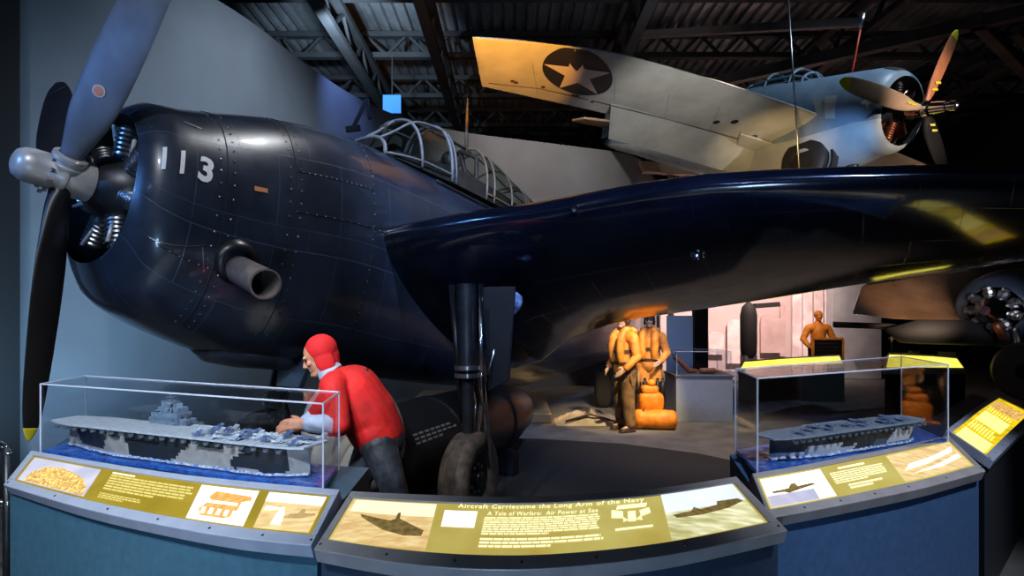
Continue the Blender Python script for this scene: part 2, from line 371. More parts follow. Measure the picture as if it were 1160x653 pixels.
# inner side of the cowl and the engine inside it
ci=MB(); ci.loft([[FS(s,2*PI*j/NR,off) for j in range(NR)] for s,off in ((0,0),(.02,-.03),(.1,-.13),(.5,-.2))],False); build('cowl_inner_skin',ci,M['matte_black'],av,smooth=True)
en=MB(); en.lathe(A(-.02,0,0),A_,[(0,.0),(0,.13),(.10,.2),(.14,.24),(.5,.26)],28)
en.lathe(A(.42,0,0),A_,[(0,.0),(0,.52)],28); eng=build('engine',en,M['gunmetal'],av,smooth=True,auto=40)
for k in range(14):
    a=2*PI*k/14+.1; cy=MB(); s0=.12 if k%2 else .24
    prof=[(.20,.07)]
    for q in range(7): prof += [(.22+q*.035,.085),(.235+q*.035,.085),(.236+q*.035,.068)]
    prof += [(.47,.06),(.49,.0)]
    cy.lathe(A(s0,0,0),N_*math.cos(a)+U_*math.sin(a),prof,14)
    cyo=build('cylinder',cy,M['steel'] if k%2 else M['gunmetal'],eng,smooth=True,auto=30)
    pr=MB(); pr.tube([A(s0-.02,.18*math.cos(a+.12),.18*math.sin(a+.12)),A(s0-.09,.46*math.cos(a+.12),.46*math.sin(a+.12))],.014,8); build('pushrod',pr,M['dome'],eng,smooth=True)
# engine panel seams with rivets
for s0,t0,t1 in ((.52,-1.1,1.9),(1.08,-.9,1.8),(1.95,-.7,1.3)):
    sm=MB(); pts=[FS(s0,t0+(t1-t0)*i/40,.001) for i in range(41)]; sm.tube(pts,.0035,6); build('panel_seam',sm,M['matte_black'],av,smooth=True)
rv=MB()
for s0,t0,t1,n in ((.47,-1.1,1.7,26),(.57,-1.1,1.7,26),(1.03,-.9,1.6,26),(1.13,-.9,1.6,26),(1.95,-.6,1.2,20)):
    for i in range(n):
        t=t0+(t1-t0)*i/n; p=FS(s0,t,.002); nrm=(FS(s0,t,.05)-FS(s0,t,0)).normalized(); rv.lathe(p,nrm,[(0,.008),(.003,.007),(.004,0)],7)
for t0,a,b in ((.42,1.15,1.95),(-.42,.1,1.0),(.1,1.1,2.4)):
    for i in range(14):
        s=a+(b-a)*i/14; p=FS(s,t0,.002); nrm=(FS(s,t0,.05)-FS(s,t0,0)).normalized(); rv.lathe(p,nrm,[(0,.007),(.003,.006),(.004,0)],7)
ro=build('rivets',rv,M['steel'],av,smooth=True); ro['kind']='stuff'
for t0,a,b in ((.42,1.1,1.95),(-.42,.15,1.02),(.1,1.1,2.4)):
    sm=MB(); sm.tube([FS(a+(b-a)*i/20,t0,.001) for i in range(21)],.0035,6); build('panel_seam',sm,M['matte_black'],av,smooth=True)
# cowl number: two plain strokes and a three
def onskin(sa,ta,ds,dt,off=.004): return lambda x,y: FS(sa+ds*x, ta+dt*y, off)
def stroke(s,t0,t1,w,k=0.):
    b=MB(); r0=[];r1=[]
    for i in range(9):
        f=i/8; r0.append(FS(s+k*f,lerp(t0,t1,f),.004)); r1.append(FS(s+w+k*f,lerp(t0,t1,f),.004))
    b.loft([r0,r1],False,False); return b
def pix(p): return (580+F*p.x/p.y, HZ-F*(p.z-EYE)/p.y)
def skin_at(px,py):
    best=None
    for i in range(60):
        for j in range(60):
            s=i*.06; t=-1.3+j*.045; q=pix(FS(s,t)); d=(q[0]-px)**2+(q[1]-py)**2
            if best is None or d<best[0]: best=(d,s,t)
    d,s,t=best; h=.03
    while h>1e-4:
        mv=False
        for ds,dt in ((h,0),(-h,0),(0,h),(0,-h)):
            q=pix(FS(s+ds,t+dt)); e=(q[0]-px)**2+(q[1]-py)**2
            if e<d: d,s,t=e,s+ds,t+dt; mv=True
        if not mv: h/=2
    return s,t
def on_skin_quad(cs,off=.004):         # four corner pixels -> bilinear patch on the skin
    st=[skin_at(*c) for c in cs]
    def f(x,y):
        a=[lerp(st[0][k],st[1][k],x) for k in (0,1)]; b=[lerp(st[3][k],st[2][k],x) for k in (0,1)]
        return FS(lerp(a[0],b[0],y),lerp(a[1],b[1],y),off)
    return f
def patch(f,nx=6,ny=6):
    b=MB(); b.add([f(i/nx,j/ny) for j in range(ny+1) for i in range(nx+1)],[(j*(nx+1)+i,j*(nx+1)+i+1,(j+1)*(nx+1)+i+1,(j+1)*(nx+1)+i) for j in range(ny) for i in range(nx)]); return b
for c in ([(182,192),(187,192),(189,167),(184,167)],[(203,197),(208,197),(210,171),(205,171)]):
    build('number_one',patch(on_skin_quad(c)),M['white'],av)
f3=on_skin_quad([(223,203),(239,210),(243,182),(227,176)])
text_mesh('3',f3,M['white'],'number_three',av,bold=.035)
build('warning_stencil',patch(on_skin_quad([(288,216),(303,219),(303,214),(288,211)])),M['orange_decal'],av)
# a raised latch plate line on the lower cowl flap
for c in ([(160,262),(234,278),(234,277),(160,261)],[(228,280),(230,308),(231,308),(230,280)],[(152,140),(172,146),(172,145),(152,139)],[(208,139),(228,147),(228,146),(208,138)]):
    build('latch_strip',patch(on_skin_quad(c,.006),10,1),M['steel'],av)
# propeller
hb=A(-.22,0,-.02)
pp=MB(); pp.lathe(A(-.49,0,-.0),A_,[(0,.0),(.005,.05),(.02,.085),(.06,.108),(.10,.115),(.22,.118),(.24,.135),(.27,.135),(.28,.12),(.36,.14),(.50,.14),(.53,.11),(.62,.09)],36)
pr=build('propeller_hub',pp,M['dome'],av,smooth=True,auto=50)
sh=MB(); sh.lathe(A(-.1,0,0),A_,[(0,.09),(.06,.17),(.16,.25),(.24,.27)],32); build('engine_nose_case',sh,M['gunmetal'],pr,smooth=True)
for i in range(10):
    a=2*PI*i/10; b=MB(); b.lathe(hb+A_*-.1+(N_*math.cos(a)+U_*math.sin(a))*.125,A_,[(0,.014),(.02,.014),(.022,0)],8); build('bolt',b,M['steel'],pr,smooth=True,auto=30)
def blade(al,L,m,tipm,hub,ax,n1,n2,parent,chord=.34,twist=1.0,k=1.,tip=.1,decal=False,root=.06,g0=1.25):
    d=n2*math.cos(al)+n1*math.sin(al); side=ax.cross(d).normalized()
    T=[(0,root,root,0.),(.06,root,root,0.),(.11,root*1.3,root*.8,.15),(.22,chord*.42,.035,.5),(.38,chord*.5,.024,.75),(.6,chord*.5,.016,1.),(.85,chord*.4,.009,1.2),(.95,chord*.27,.006,1.25),(.985,chord*.14,.005,1.28),(1.,chord*.03,.003,1.3)]
    def ringat(f):
        hw,ht,tw=tab(T,f); g=(g0-tw*.75*twist)
        ca,sa=math.cos(g),math.sin(g); wd=side*ca+ax*sa; tk=ax*ca-side*sa
        c=hub+d*L*f
        return [c+wd*hw*math.cos(2*PI*j/20)+tk*ht*k*math.sin(2*PI*j/20) for j in range(20)]
    fs=[i/40*(1-tip) for i in range(41)]
    b=MB(); b.loft([ringat(f) for f in fs]); bo=build('propeller_blade',b,m,parent,smooth=True,auto=60)
    b=MB(); b.loft([ringat(1-tip+tip*i/10) for i in range(11)]); build('blade_tip',b,tipm,bo,smooth=True)
    cf=MB(); cf.lathe(hub,d,[(.06,.095),(.08,.105),(.11,.105),(.115,.09),(.14,.09),(.145,.10),(.17,.10),(.18,.07)] if L>1.4 and chord>.28 else [(.03,.05),(.1,.05),(.12,.035)],20); build('blade_cuff',cf,M['dome'],bo,smooth=True,auto=30)
    if decal:
        r=ringat(.29); c=sum(r,Vector())/20; hw,ht,tw=tab(T,.29); g=(g0-tw*.75*twist); wd=side*math.cos(g)+ax*math.sin(g); tk=(ax*math.cos(g)-side*math.sin(g))
        if tk.dot(-c+Vector((0,0,EYE)))<0: tk=-tk
        o=MB(); o.lathe(c+tk*(ht+.001),tk,[(0,.04),(.003,.04),(.004,0)],24); q=build('blade_decal',o,M['star'],bo)
        o=MB(); o.lathe(c+tk*(ht+.0045),tk,[(0,.03),(.002,.03),(.003,0)],24); build('decal_centre',o,M['orange_decal'],q)
    return bo
blade(math.radians(38),2.3,M['blade'],M['yellow'],hb,A_,N_,U_,pr,chord=.31,decal=True)
blade(math.radians(173),1.74,M['blade_dark'],M['yellow'],hb,A_,N_,U_,pr,chord=.23,twist=.3,tip=.045)
blade(math.radians(333),.86,M['blade_dark'],M['blade_dark'],hb,A_,N_,U_,pr,chord=.29)
# exhaust stack standing out of the cowl side
e0=P(258,299,4.32); e1=P(270,304,4.12); e2=P(301,322,3.82); ed=(e2-e1).normalized(); L=(e2-e0).length
ex=MB(); ex.lathe(e0,(e2-e0),[(0,.098),(L*.3,.102),(L-.02,.104),(L,.108),(L,.094),(L-.3,.09)],28); build('exhaust_pipe',ex,M['exhaust'],av,smooth=True,auto=40)
ex=MB(); ex.lathe(e0,(e2-e0),[(L-.29,.0),(L-.29,.091)],24); build('exhaust_bore',ex,M['matte_black'],av)
ex=MB(); s_,t_=skin_at(268,298); cpt=FS(s_,t_,-.02); ex.lathe(cpt,(e2-e0),[(0,.17),(.05,.15),(.07,.12),(.07,.105)],28); build('exhaust_collar',ex,M['black'],av,smooth=True)
# scoop under the chin
sc=MB(); rs=[]
for s,hw,h0,h1 in ((.85,.16,-.95,-1.12),(.95,.24,-.9,-1.19),(1.2,.28,-.9,-1.22),(1.6,.26,-.9,-1.22),(2.2,.14,-.9,-1.20)):
    rs.append([A(s,hw*math.cos(2*PI*j/20),(h0+h1)/2+(h0-h1)/2*math.sin(2*PI*j/20)) for j in range(20)])
sc.loft(rs); build('chin_scoop',sc,M['navy'],av,smooth=True,auto=60)
# canopy: (s, top height, half width at sill)
ct=[(2.32,1.30,.30),(2.5,1.46,.36),(2.8,1.74,.40),(3.1,1.84,.41),(3.5,1.87,.41),(4.3,1.90,.40),(5.0,1.76,.39),(5.6,1.66,.36),(6.2,1.56,.32),(6.6,1.42,.2)]
def CP(s,t,off=0.):                    # t 0..1 port sill over the top to the other sill
    top,hw=tab(ct,s); sill=tab(ft,s)[0]-.10
    an=PI*t; x=hw*math.copysign(abs(math.cos(an))**.75,math.cos(an)); y=sill+(top-sill)*abs(math.sin(an))**.8
    return A(s,x*(1+off),y+off*.4)
gl=MB(); sg=[2.34+i*(6.56-2.34)/50 for i in range(51)]
g1=[s for s in sg if s<3.42]; gl.loft([[CP(s,j/24) for j in range(25)] for s in g1],False,False)
g2=[s for s in sg if s>4.1]; gl2=MB(); gl2.loft([[CP(s,j/24) for j in range(25)] for s in g2],False,False)
build('windshield_glass',gl,M['glass'],av,smooth=True); build('rear_canopy_glass',gl2,M['glass'],av,smooth=True)
def hoop(s,r,m,sk=0.):
    b=MB(); b.tube([CP(s+sk*math.sin(PI*j/24),j/24,.01) for j in range(25)],r,8); build('canopy_hoop',b,m,av,smooth=True)
hoop(2.36,.022,M['canopy_frame']); hoop(2.85,.018,M['canopy_frame'],-.1); hoop(3.38,.022,M['canopy_frame'],-.08); hoop(3.46,.014,M['canopy_frame'],-.08)
for s in (4.12,4.3,4.75,5.2,5.3,5.75,6.15): hoop(s,.014,M['canopy_tan'])
for t in (.02,.5,.32,.68,.98):
    b=MB(); b.tube([CP(2.36+(3.42-2.36)*i/16,t,.01) for i in range(17)],.014,8); build('canopy_rail',b,M['canopy_frame'],av,smooth=True)
    b=MB(); b.tube([CP(4.12+(6.5-4.12)*i/20,t,.01) for i in range(21)],.012,8); build('canopy_rail',b,M['canopy_tan'],av,smooth=True)
b=MB(); b.tube([CP(3.42+(4.12-3.42)*i/8,.5,.01) for i in range(9)],.02,8); build('canopy_rail',b,M['interior'],av,smooth=True)
b=MB(); rsl=[]
for i in range(22):
    s=3.1+3.3*i/21; rsl.append(FS(s,.98,.012))
b.tube(rsl,.022,8); build('canopy_slide_rail',b,M['matte_black'],av,smooth=True)
# cockpit: floor, seats, headrest, roll structure, rear gunner ring
b=MB(); b.loft([[CP(s,j/24,-.06) if 0<j<24 else CP(s,j/24) for j in (0,1,2,22,23,24)] for s in (2.5,3.5,4.5,5.5,6.4)],True,True); build('cockpit_tub',b,M['interior'],av)
b=MB(); b.prism([A(3.62,-.2,1.1),A(3.62,.2,1.1),A(3.7,.2,1.62),A(3.7,-.2,1.62)],A_*.08); build('pilot_seat',b,M['interior'],av,bevel=.02)
b=MB(); b.ball(A(3.75,.05,1.58),(.13,.13,.15)); build('headrest',b,M['gunmetal'],av,smooth=True)
b=MB(); b.tube([A(4.0,-.32,1.1),A(4.0,-.28,1.7),A(4.0,0,1.84),A(4.0,.28,1.7),A(4.0,.32,1.1)],.03,8); b.tube([A(4.0,0,1.84),A(4.35,0,1.2)],.03,8); build('roll_frame',b,M['interior'],av,smooth=True)
b=MB(); b.bar(A(2.6,-.25,1.36),A(2.6,.25,1.36),.12,.1,U_); b.tube([A(2.62,0,1.4),A(2.62,0,1.6)],.035,10); build('instrument_hood',b,M['interior'],av)
b=MB(); b.tube([A(5.6,.2,1.3),A(5.8,0,1.62),A(6.3,-.05,1.62)],.03,8); build('turret_gun',b,M['gunmetal'],av,smooth=True)
b=MB(); b.tube([A(4.12,.0,1.88),A(4.05,.0,2.62)],[.03,.012],8); build('antenna_mast',b,M['canopy_tan'],av,smooth=True)
# port wing, leading edge and trailing edge given at stations
def le(px):
    k=(px-580)/F; s=(5.45*k+1.3)/(.90+.38*k); return s,Vector((-1.3+.90*s,5.45-.38*s,0))
LEpy=[(395,282),(437,262),(480,252),(540,243),(600,236),(650,227),(725,213),(800,203),(870,199),(940,197),(1060,195),(1160,197),(1300,203)]
TEpy=[(500,455),(590,430),(640,386),(700,364),(785,352),(850,342),(900,334),(985,320),(1060,309),(1160,296),(1400,258),(1500,245)]
def interp(T,x):
    for i in range(len(T)-1):
        if x<=T[i+1][0] or i==len(T)-2:
            f=(x-T[i][0])/(T[i+1][0]-T[i][0]); return T[i][1]+f*(T[i+1][1]-T[i][1])
wst=[]
for px in (395,437,460,500,540,600,650,725,800,870,940,1060,1160,1300):
    s,p=le(px); py=interp(LEpy,px); p.z=EYE+(HZ-py)/F*p.y
    ch=2.25-.13*s; q=p+Vector((.47,.85,0))*ch; qpx=580+F*q.x/q.y; q.z=EYE+(HZ-interp(TEpy,qpx))/F*q.y
    if px<640: q.z=max(q.z,1.10)
    wst.append((p,q,ch))
def foil(p,q,ch,tk):
    c=(q-p); up=Vector((0,0,1)); sp=Vector((.90,-.42,.05)).normalized(); up=sp.cross(c.normalized()); up=up if up.z>0 else -up
    n=26; out=[]
    for i in range(n):                 # upper TE->LE
        x=(1+math.cos(PI*i/n))/2; y=5*tk*(.2969*math.sqrt(x)-.126*x-.3516*x*x+.2843*x**3-.1015*x**4)
        out.append(p+c*x+up*y*1.0*ch)
    for i in range(n):
        x=(1-math.cos(PI*i/n))/2; y=5*tk*(.2969*math.sqrt(x)-.126*x-.3516*x*x+.2843*x**3-.1015*x**4)
        bul=.10*math.sin(PI*x)**1.0*.6
        out.append(p+c*x-up*(y*.8+bul*.5)*ch)
    return out
wg=MB(); wr_=[]
for i in range(len(wst)*6-5):
    f=i/6; a=int(min(f,len(wst)-1.0001)); t=f-a
    def cr(k):
        P0=[wst[max(0,min(len(wst)-1,j))][k] for j in (a-1,a,a+1,a+2)]
        return P0[1].lerp(P0[2],t)
    wr_.append(foil(cr(0),cr(1),lerp(wst[a][2],wst[a+1][2],t),.24))
wg.loft(wr_); wo=build('port_wing',wg,M['navy_shaded'],av,smooth=True)
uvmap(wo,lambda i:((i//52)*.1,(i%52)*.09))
# the round nose of the wing root
# landing light and gun port in the wing, rib of seam
def hole(px,py,Y,r,m,name,depth=.04):
    c=P(px,py,Y); d=(Vector((0,0,EYE))-c).normalized(); b=MB(); b.lathe(c-d*.02,d,[(-depth,.0),(-depth,r*.8),(.018,r*.85),(.022,r),(.0,r*1.1),(-depth,r*1.1)],20); return build(name,b,m,av,smooth=True,auto=40)
# folded far wing stub
sb=MB(); r0=foil(A(2.3,-.4,-.15),A(4.5,-.4,-.35),2.2,.15); r1=foil(A(2.4,-1.25,-.15),A(4.5,-1.25,-.35),2.1,.14); sb.loft([r0,r1]); build('starboard_wing_stub',sb,M['navy'],av,smooth=True,auto=50)
# tail
tl=MB(); tl.loft([[A(9.2,x*.05,.9),A(11.0,x*.05,.9)] [::1]+[A(11.2,x*.03,2.4),A(10.4,x*.03,2.4)] for x in (-1,1)],True,True); build('tail_fin',tl,M['navy'],av,bevel=.02)
tl=MB(); tl.loft([[A(9.6,v,.95),A(10.2,v*1,1.0),A(10.9,v,.95),A(10.2,v,.9)] for v in (-2.6,2.6)],True,True); build('tailplane',tl,M['navy'],av)
tl=MB(); tw=A(10.2,0,0); tl.tube([A(9.9,0,.4),Vector((tw.x,tw.y,.2))],.05); tl.lathe(Vector((tw.x-.05,tw.y,.17)),(1,-.2,0),[(0,.05),(0,.15),(.03,.17),(.09,.17),(.12,.15),(.12,.05)],20); build('tail_wheel',tl,M['rubber_dark'],av,smooth=True,auto=40)
# main gear
def gear(hub,top,wr,ww,outn,brace,mt,lean=Vector((0,0,0))):
    ax=outn.normalized()
    strut=MB(); strut.tube([top,lerp(top,hub,.45)],.085,16); strut.tube([lerp(top,hub,.42),lerp(top,hub,.97)-ax*.0+Vector((0,0,.06))],.055,16)
    st=build('gear_strut',strut,M['gunmetal'],av,smooth=True,auto=40)
    o=MB(); 
    for z in (.42,.46): c=lerp(top,hub,z); o.lathe(c,(hub-top),[(0,.09),(0,.115),(.035,.115),(.035,.09)],20)
    build('strut_collar',o,M['steel'],st,smooth=True,auto=30)
    o=MB(); o.tube([top+ax*.14,lerp(top,hub,.45)+ax*.13,hub+ax*.2+Vector((0,0,.1))],.022,10); build('brake_line',o,M['chrome'],st,smooth=True)
    o=MB(); o.tube([top-ax*.15+Vector((0,.1,0)),lerp(top,hub,.72)-ax*.05],.03,10); build('drag_link',o,M['black'],st,smooth=True)
    for s in (-1,1):
        o=MB(); fw=Vector((-ax.y,ax.x,0)); o.bar(lerp(top,hub,.5)+fw*.11+ax*.03*s,lerp(top,hub,.64)+fw*.2+ax*.03*s,.02,.03,ax); o.bar(lerp(top,hub,.64)+fw*.2+ax*.03*s,lerp(top,hub,.8)+fw*.1+ax*.03*s,.02,.03,ax); build('torque_link',o,M['steel'],st)
    w=MB(); h=ww/2; c=hub
    prof=[(-h*.55,wr*.50),(-h*.8,wr*.56),(-h,wr*.72),(-h*.95,wr*.86),(-h*.72,wr*.965),(-h*.35,wr*.998)]
    for i in range(5): x=-h*.3+i*h*.15; prof+= [(x,wr),(x+h*.02,wr*.985),(x+h*.06,wr*.985),(x+h*.08,wr)]
    prof+=[(h*.42,wr*.998),(h*.72,wr*.965),(h*.95,wr*.86),(h,wr*.72),(h*.8,wr*.56),(h*.55,wr*.50)]
    w.lathe(c,ax,prof,56); wo=build('wheel_tyre',w,mt,av,smooth=True,auto=50)
    d=MB(); d.lathe(c,ax,[(-h*.6,.0),(-h*.6,wr*.52),(h*.6,wr*.52),(h*.55,wr*.44),(h*.35,wr*.36),(h*.4,wr*.2),(h*.8,wr*.16),(h*.9,wr*.1),(h*.9,0)],32); wh=build('wheel_hub',d,M['gunmetal'],wo,smooth=True,auto=35)
    for i in range(9):
        a=2*PI*i/9; u=ax.orthogonal().normalized(); v=ax.cross(u); b=MB(); b.lathe(c+ax*h*.42+(u*math.cos(a)+v*math.sin(a))*wr*.3,ax,[(0,.014),(.02,.014),(.021,0)],8); build('bolt',b,M['steel'],wh)
    return st
hubp=P(532,530,4.85); hubp.z=.39
gear(hubp,P(528,322,4.85)+Vector((0,.0,0)),.39,.27,Vector((.93,-.36,0)),None,M['rubber'])
gd=MB(); g0=P(546,325,5.1); gd.prism([g0,g0+Vector((.30,-.05,0)),g0+Vector((.24,-.02,-.85)),g0+Vector((.05,.0,-.95))],Vector((.01,.04,0))); build('gear_door',gd,M['matte_black'],av,bevel=.01)
b=MB(); b.tube([P(566,372,5.2),P(553,425,5.0)],.018,8); build('gear_brace',b,M['steel'],av,smooth=True)
b=MB(); q=P(579,345,5.2); b.ball(q,(.09,.05,.13),8,Matrix.Rotation(.7,3,'Y')); b.box(q+Vector((-.10,0,-.05)),(.08,.06,.08)); build('blue_reflection_patch',b,mat('blue_reflection_paint',(.30,.45,.75),.35,c2=(.05,.07,.15),scale=18),av,smooth=True,auto=40)  # blue reflection under the wing, shaped and painted as a small lump
h2=P(300,480,5.6); h2.z=.42
gear(h2,P(322,404,5.45),.42,.27,Vector((.9,-.42,0)),None,M['rubber_dark'])
b=MB(); q=P(338,398,5.2); b.prism([P(318,398,5.3),P(352,402,5.0),P(338,440,5.0),P(312,438,5.3)],Vector((.03,.06,0))); build('gear_door',b,M['navy'],av,bevel=.01)
# ================================================================ CURVED PLINTHS WITH LIT GRAPHIC PANELS
M['lit_olive']=lit('lit_olive_film',(.30,.22,.02),1.1,c2=(.19,.135,.010),scale=2.5)
M['lit_olive2']=lit('lit_green_olive_film',(.40,.35,.10),1.1,c2=(.30,.22,.035),scale=2.5)
M['lit_yellow']=lit('lit_yellow_film',(.75,.52,.01),1.2,c2=(.40,.26,.005),scale=14)
M['lit_yellow_text']=lit('lit_yellow_text',(1.,.85,.22),1.3)
M['lit_text']=lit('lit_text',(1.,.93,.52),1.05)
M['lit_bodytext']=lit('lit_body_text',(.62,.52,.16),1.0)
M['lit_white']=lit('lit_white_film',(1.,.97,.86),1.15)
M['lit_sky']=lit('lit_sky_film',(.95,.85,.52),.95,c2=(.72,.72,.62),scale=3,stretch=(1,1,1))
M['lit_sepia']=lit('lit_sepia_film',(.86,.66,.32),.85,c2=(.62,.38,.13),scale=30,stretch=(.4,1.5,1))
M['lit_sepia_dark']=lit('lit_sepia_dark',(.22,.15,.05),.9,c2=(.10,.07,.02),scale=40)
M['lit_seagrey']=lit('lit_grey_sea_film',(.80,.78,.50),.95,c2=(.40,.38,.14),scale=22,stretch=(.4,2,1))
M['lit_paleblue']=lit('lit_pale_blue_film',(.72,.80,.92),1.1,c2=(.55,.60,.72),scale=4)
M['lit_gold']=lit('lit_gold_crowd',(1.,.66,.18),.95,c2=(.36,.14,.05),scale=75,pos=(.42,.58))
M['lit_orange']=lit('lit_orange_print',(.95,.42,.12),1.,c2=(.75,.22,.04),scale=40)
M['lit_lilac']=lit('lit_lilac_sky',(.60,.58,.68),.85,c2=(.38,.38,.52),scale=5)
M['lit_brown']=lit('lit_brown_film',(.60,.42,.18),.8,c2=(.35,.22,.08),scale=60)
M['deck2']=mat('model_deck_grey',(.30,.35,.42),.6,c2=(.22,.26,.32),scale=30)
class Panel:
    def __init__(s, front, back, zf, zb): s.f=front; s.b=back
    def at(s,u,v,lift=0.):
        p=poly_at(s.f,u).lerp(poly_at(s.b,u),v)
        if lift:
            e=.01; a=poly_at(s.f,min(1,u+e)).lerp(poly_at(s.b,min(1,u+e)),v)-poly_at(s.f,max(0,u-e)).lerp(poly_at(s.b,max(0,u-e)),v); b=poly_at(s.b,u)-poly_at(s.f,u)
            n=a.cross(b).normalized(); n=n if n.z>0 else -n; p=p+n*lift
        return p
    def quad(s,u0,v0,u1,v1,lift,slant=0.,n=None):
        n=n or max(2,int(abs(u1-u0)*40)); b=MB()
        b.add([s.at(lerp(u0,u1,i/n)+slant*(v-v0),v,lift) for v in (v0,v1) for i in range(n+1)],[(i,i+1,n+1+i+1,n+1+i) for i in range(n)]); return b
    def shape(s,pts,u0,v0,u1,v1,lift):   # polygon given in 0..1 of a picture
        b=MB(); b.add([s.at(lerp(u0,u1,x),lerp(v0,v1,y),lift) for x,y in pts],[tuple(range(len(pts)))]); return b
def plinth(front,back,label,railm,loc,olive,deep=1.0,zbase=0,nback=None,ends=True,group=None,body=None):
    """front/back: edges of the sloping desk (3D); body below, deck behind to carry a case"""
    t=thing('display_plinth',label,'display plinth',loc)
    pn=Panel(front,back,0,0); N=28
    cf=[pn.at(i/N,0) for i in range(N+1)]; cb=[pn.at(i/N,1) for i in range(N+1)]
    def inset(p,q,d): v=(q-p); v.z=0; v.normalize(); return p+v*d
    bd=MB(); rings=[]
    for a,b in zip(cf,cb):
        a2=inset(a,b,.03); back_=inset(b,a,-deep)
        rings.append([Vector((a2.x,a2.y,zbase)),Vector((a2.x,a2.y,a.z-.05)),Vector((b.x,b.y,b.z-.05)),Vector((back_.x,back_.y,b.z-.01 if deep>.1 else b.z-.05)),Vector((back_.x,back_.y,zbase))])
    bd.loft(rings); build('cabinet_body',bd,body or M['plinth'],t)
    def rim(v0,v1,name,th=.05):
        b=MB(); b.loft([[pn.at(i/N,v0,.012),pn.at(i/N,v1,.012),pn.at(i/N,v1,-th),pn.at(i/N,v0,-th)] for i in range(N+1)]); return build(name,b,railm,t,bevel=.004)
    rim(-.10,.10,'front_rail'); rim(.93,1.06,'back_rail')
    for u0,u1 in ((0,.028),(.972,1.)):
        b=MB(); b.loft([[pn.at(lerp(u0,u1,i/2),.10,.012),pn.at(lerp(u0,u1,i/2),.93,.012),pn.at(lerp(u0,u1,i/2),.93,-.05),pn.at(lerp(u0,u1,i/2),.10,-.05)] for i in range(3)]); build('end_rail',b,railm,t,bevel=.004)
    gp=MB(); gp.loft([[pn.at(lerp(.028,.972,i/N),.10,.004),pn.at(lerp(.028,.972,i/N),.93,.004),pn.at(lerp(.028,.972,i/N),.93,-.02),pn.at(lerp(.028,.972,i/N),.10,-.02)] for i in range(N+1)])
    g=build('graphic_panel',gp,olive,t)
    for i in range(7):
        u=.015+.97*i/6; c=pn.at(u,0.,.012); n=(pn.at(u,0.,.05)-c).normalized(); b=MB(); b.lathe(c,n,[(0,.006),(.002,.005),(.003,0)],8); build('screw',b,M['screw'],t)
    return t,pn,g
def textlines(pn,g,u0,v0,u1,v1,rows,m,seed=1,ragged=.08,fill=.58,name='body_text'):
    r=random.Random(seed); b=MB(); n=rows
    for k in range(n):
        vt=lerp(v1,v0,k/n); vb=lerp(vt,lerp(v1,v0,(k+1)/n),fill); u=u0; ue=u1-r.random()*ragged*(u1-u0)
        if k==n-1: ue=lerp(u0,u1,.6)
        while u<ue:
            w=min(r.uniform(.006,.02)*(u1-u0)*6,ue-u)
            b.add([pn.at(u,vb,.0065),pn.at(u+w,vb,.0065),pn.at(u+w,vt,.0065),pn.at(u,vt,.0065)],[(0,1,2,3)]); u+=w+.0022
    o=build(name,b,m,g); o['kind']='stuff'; return o
def carrier_pic(pn,g,u0,v0,u1,v1,m,flip=False,lift=.008):
    sh=[(.0,.62),(.12,.58),(.45,.50),(.52,.56),(.53,.74),(.57,.76),(.58,.58),(.8,.42),(.98,.30),(.96,.14),(.7,.12),(.4,.22),(.18,.40),(.05,.52)]
    if flip: sh=[(1-x,y) for x,y in sh]
    return build('carrier_silhouette',pn.shape(sh,u0,v0,u1,v1,lift),m,g)
# ---- left plinth
lf=[PH(8,548,.9),PH(92,572,.9),PH(180,591,.9),PH(270,606,.9),PH(356,615,.9)]
lb=[PH(35,514,1.0),PH(120,529,1.0),PH(205,542,1.0),PH(295,552,1.0),PH(384,560,1.0)]
lt,lp,lg=plinth(lf,lb,'blue curved plinth with lit olive graphics under the left ship case','display plinth' and M['rail'],(-1.7,2.9,0),M['lit_olive'],deep=.46)
build('crew_photo_sky',lp.quad(.04,.16,.245,.88,.006),M['lit_lilac'],lg)
build('crew_photo_crowd',lp.shape([(.12,.02),(.98,.02),(.96,.3),(.86,.55),(.7,.68),(.5,.78),(.3,.7),(.15,.4)],.04,.16,.245,.88,.008),M['lit_gold'],lg)
textlines(lp,lg,.285,.40,.56,.80,6,M['lit_bodytext'],3); textlines(lp,lg,.285,.20,.42,.34,3,M['lit_bodytext'],4)
build('heading_text',lp.quad(.285,.83,.36,.87,.0065),M['lit_text'],lg)
build('white_print',lp.quad(.575,.14,.755,.88,.006),M['lit_white'],lg)
pv=build('aircraft_diagram',lp.shape([(.30,.85),(.92,.80),(.95,.68),(.80,.62),(.78,.22),(.62,.12),(.2,.12),(.14,.30),(.22,.46),(.28,.55),(.22,.68)],.575,.14,.755,.88,.008),M['lit_orange'],lg)
for x in range(5):
    build('diagram_mark',lp.quad(.61+.024*x,.27,.622+.024*x,.40,.0095),M['lit_white'],pv)
build('diagram_mark',lp.quad(.62,.50,.71,.56,.0095),M['lit_white'],pv)
build('battle_photo',lp.quad(.785,.14,.955,.88,.006),M['lit_sepia'],lg)
for pts in ([(.25,.12),(.42,.12),(.40,.45),(.34,.62),(.28,.42)],[(.05,.48),(.3,.52),(.3,.58),(.05,.60)]):
    build('photo_flare',lp.shape(pts,.785,.14,.955,.88,.0085),M['lit_white'],lg)
build('warship_silhouette',lp.shape([(.38,.30),(.5,.44),(.62,.46),(.66,.60),(.72,.60),(.74,.48),(.95,.50),(.97,.44),(.7,.34)],.785,.14,.955,.88,.008),M['lit_brown'],lg)
build('photo_sky',lp.quad(.785,.68,.955,.88,.007),M['lit_white'],lg)
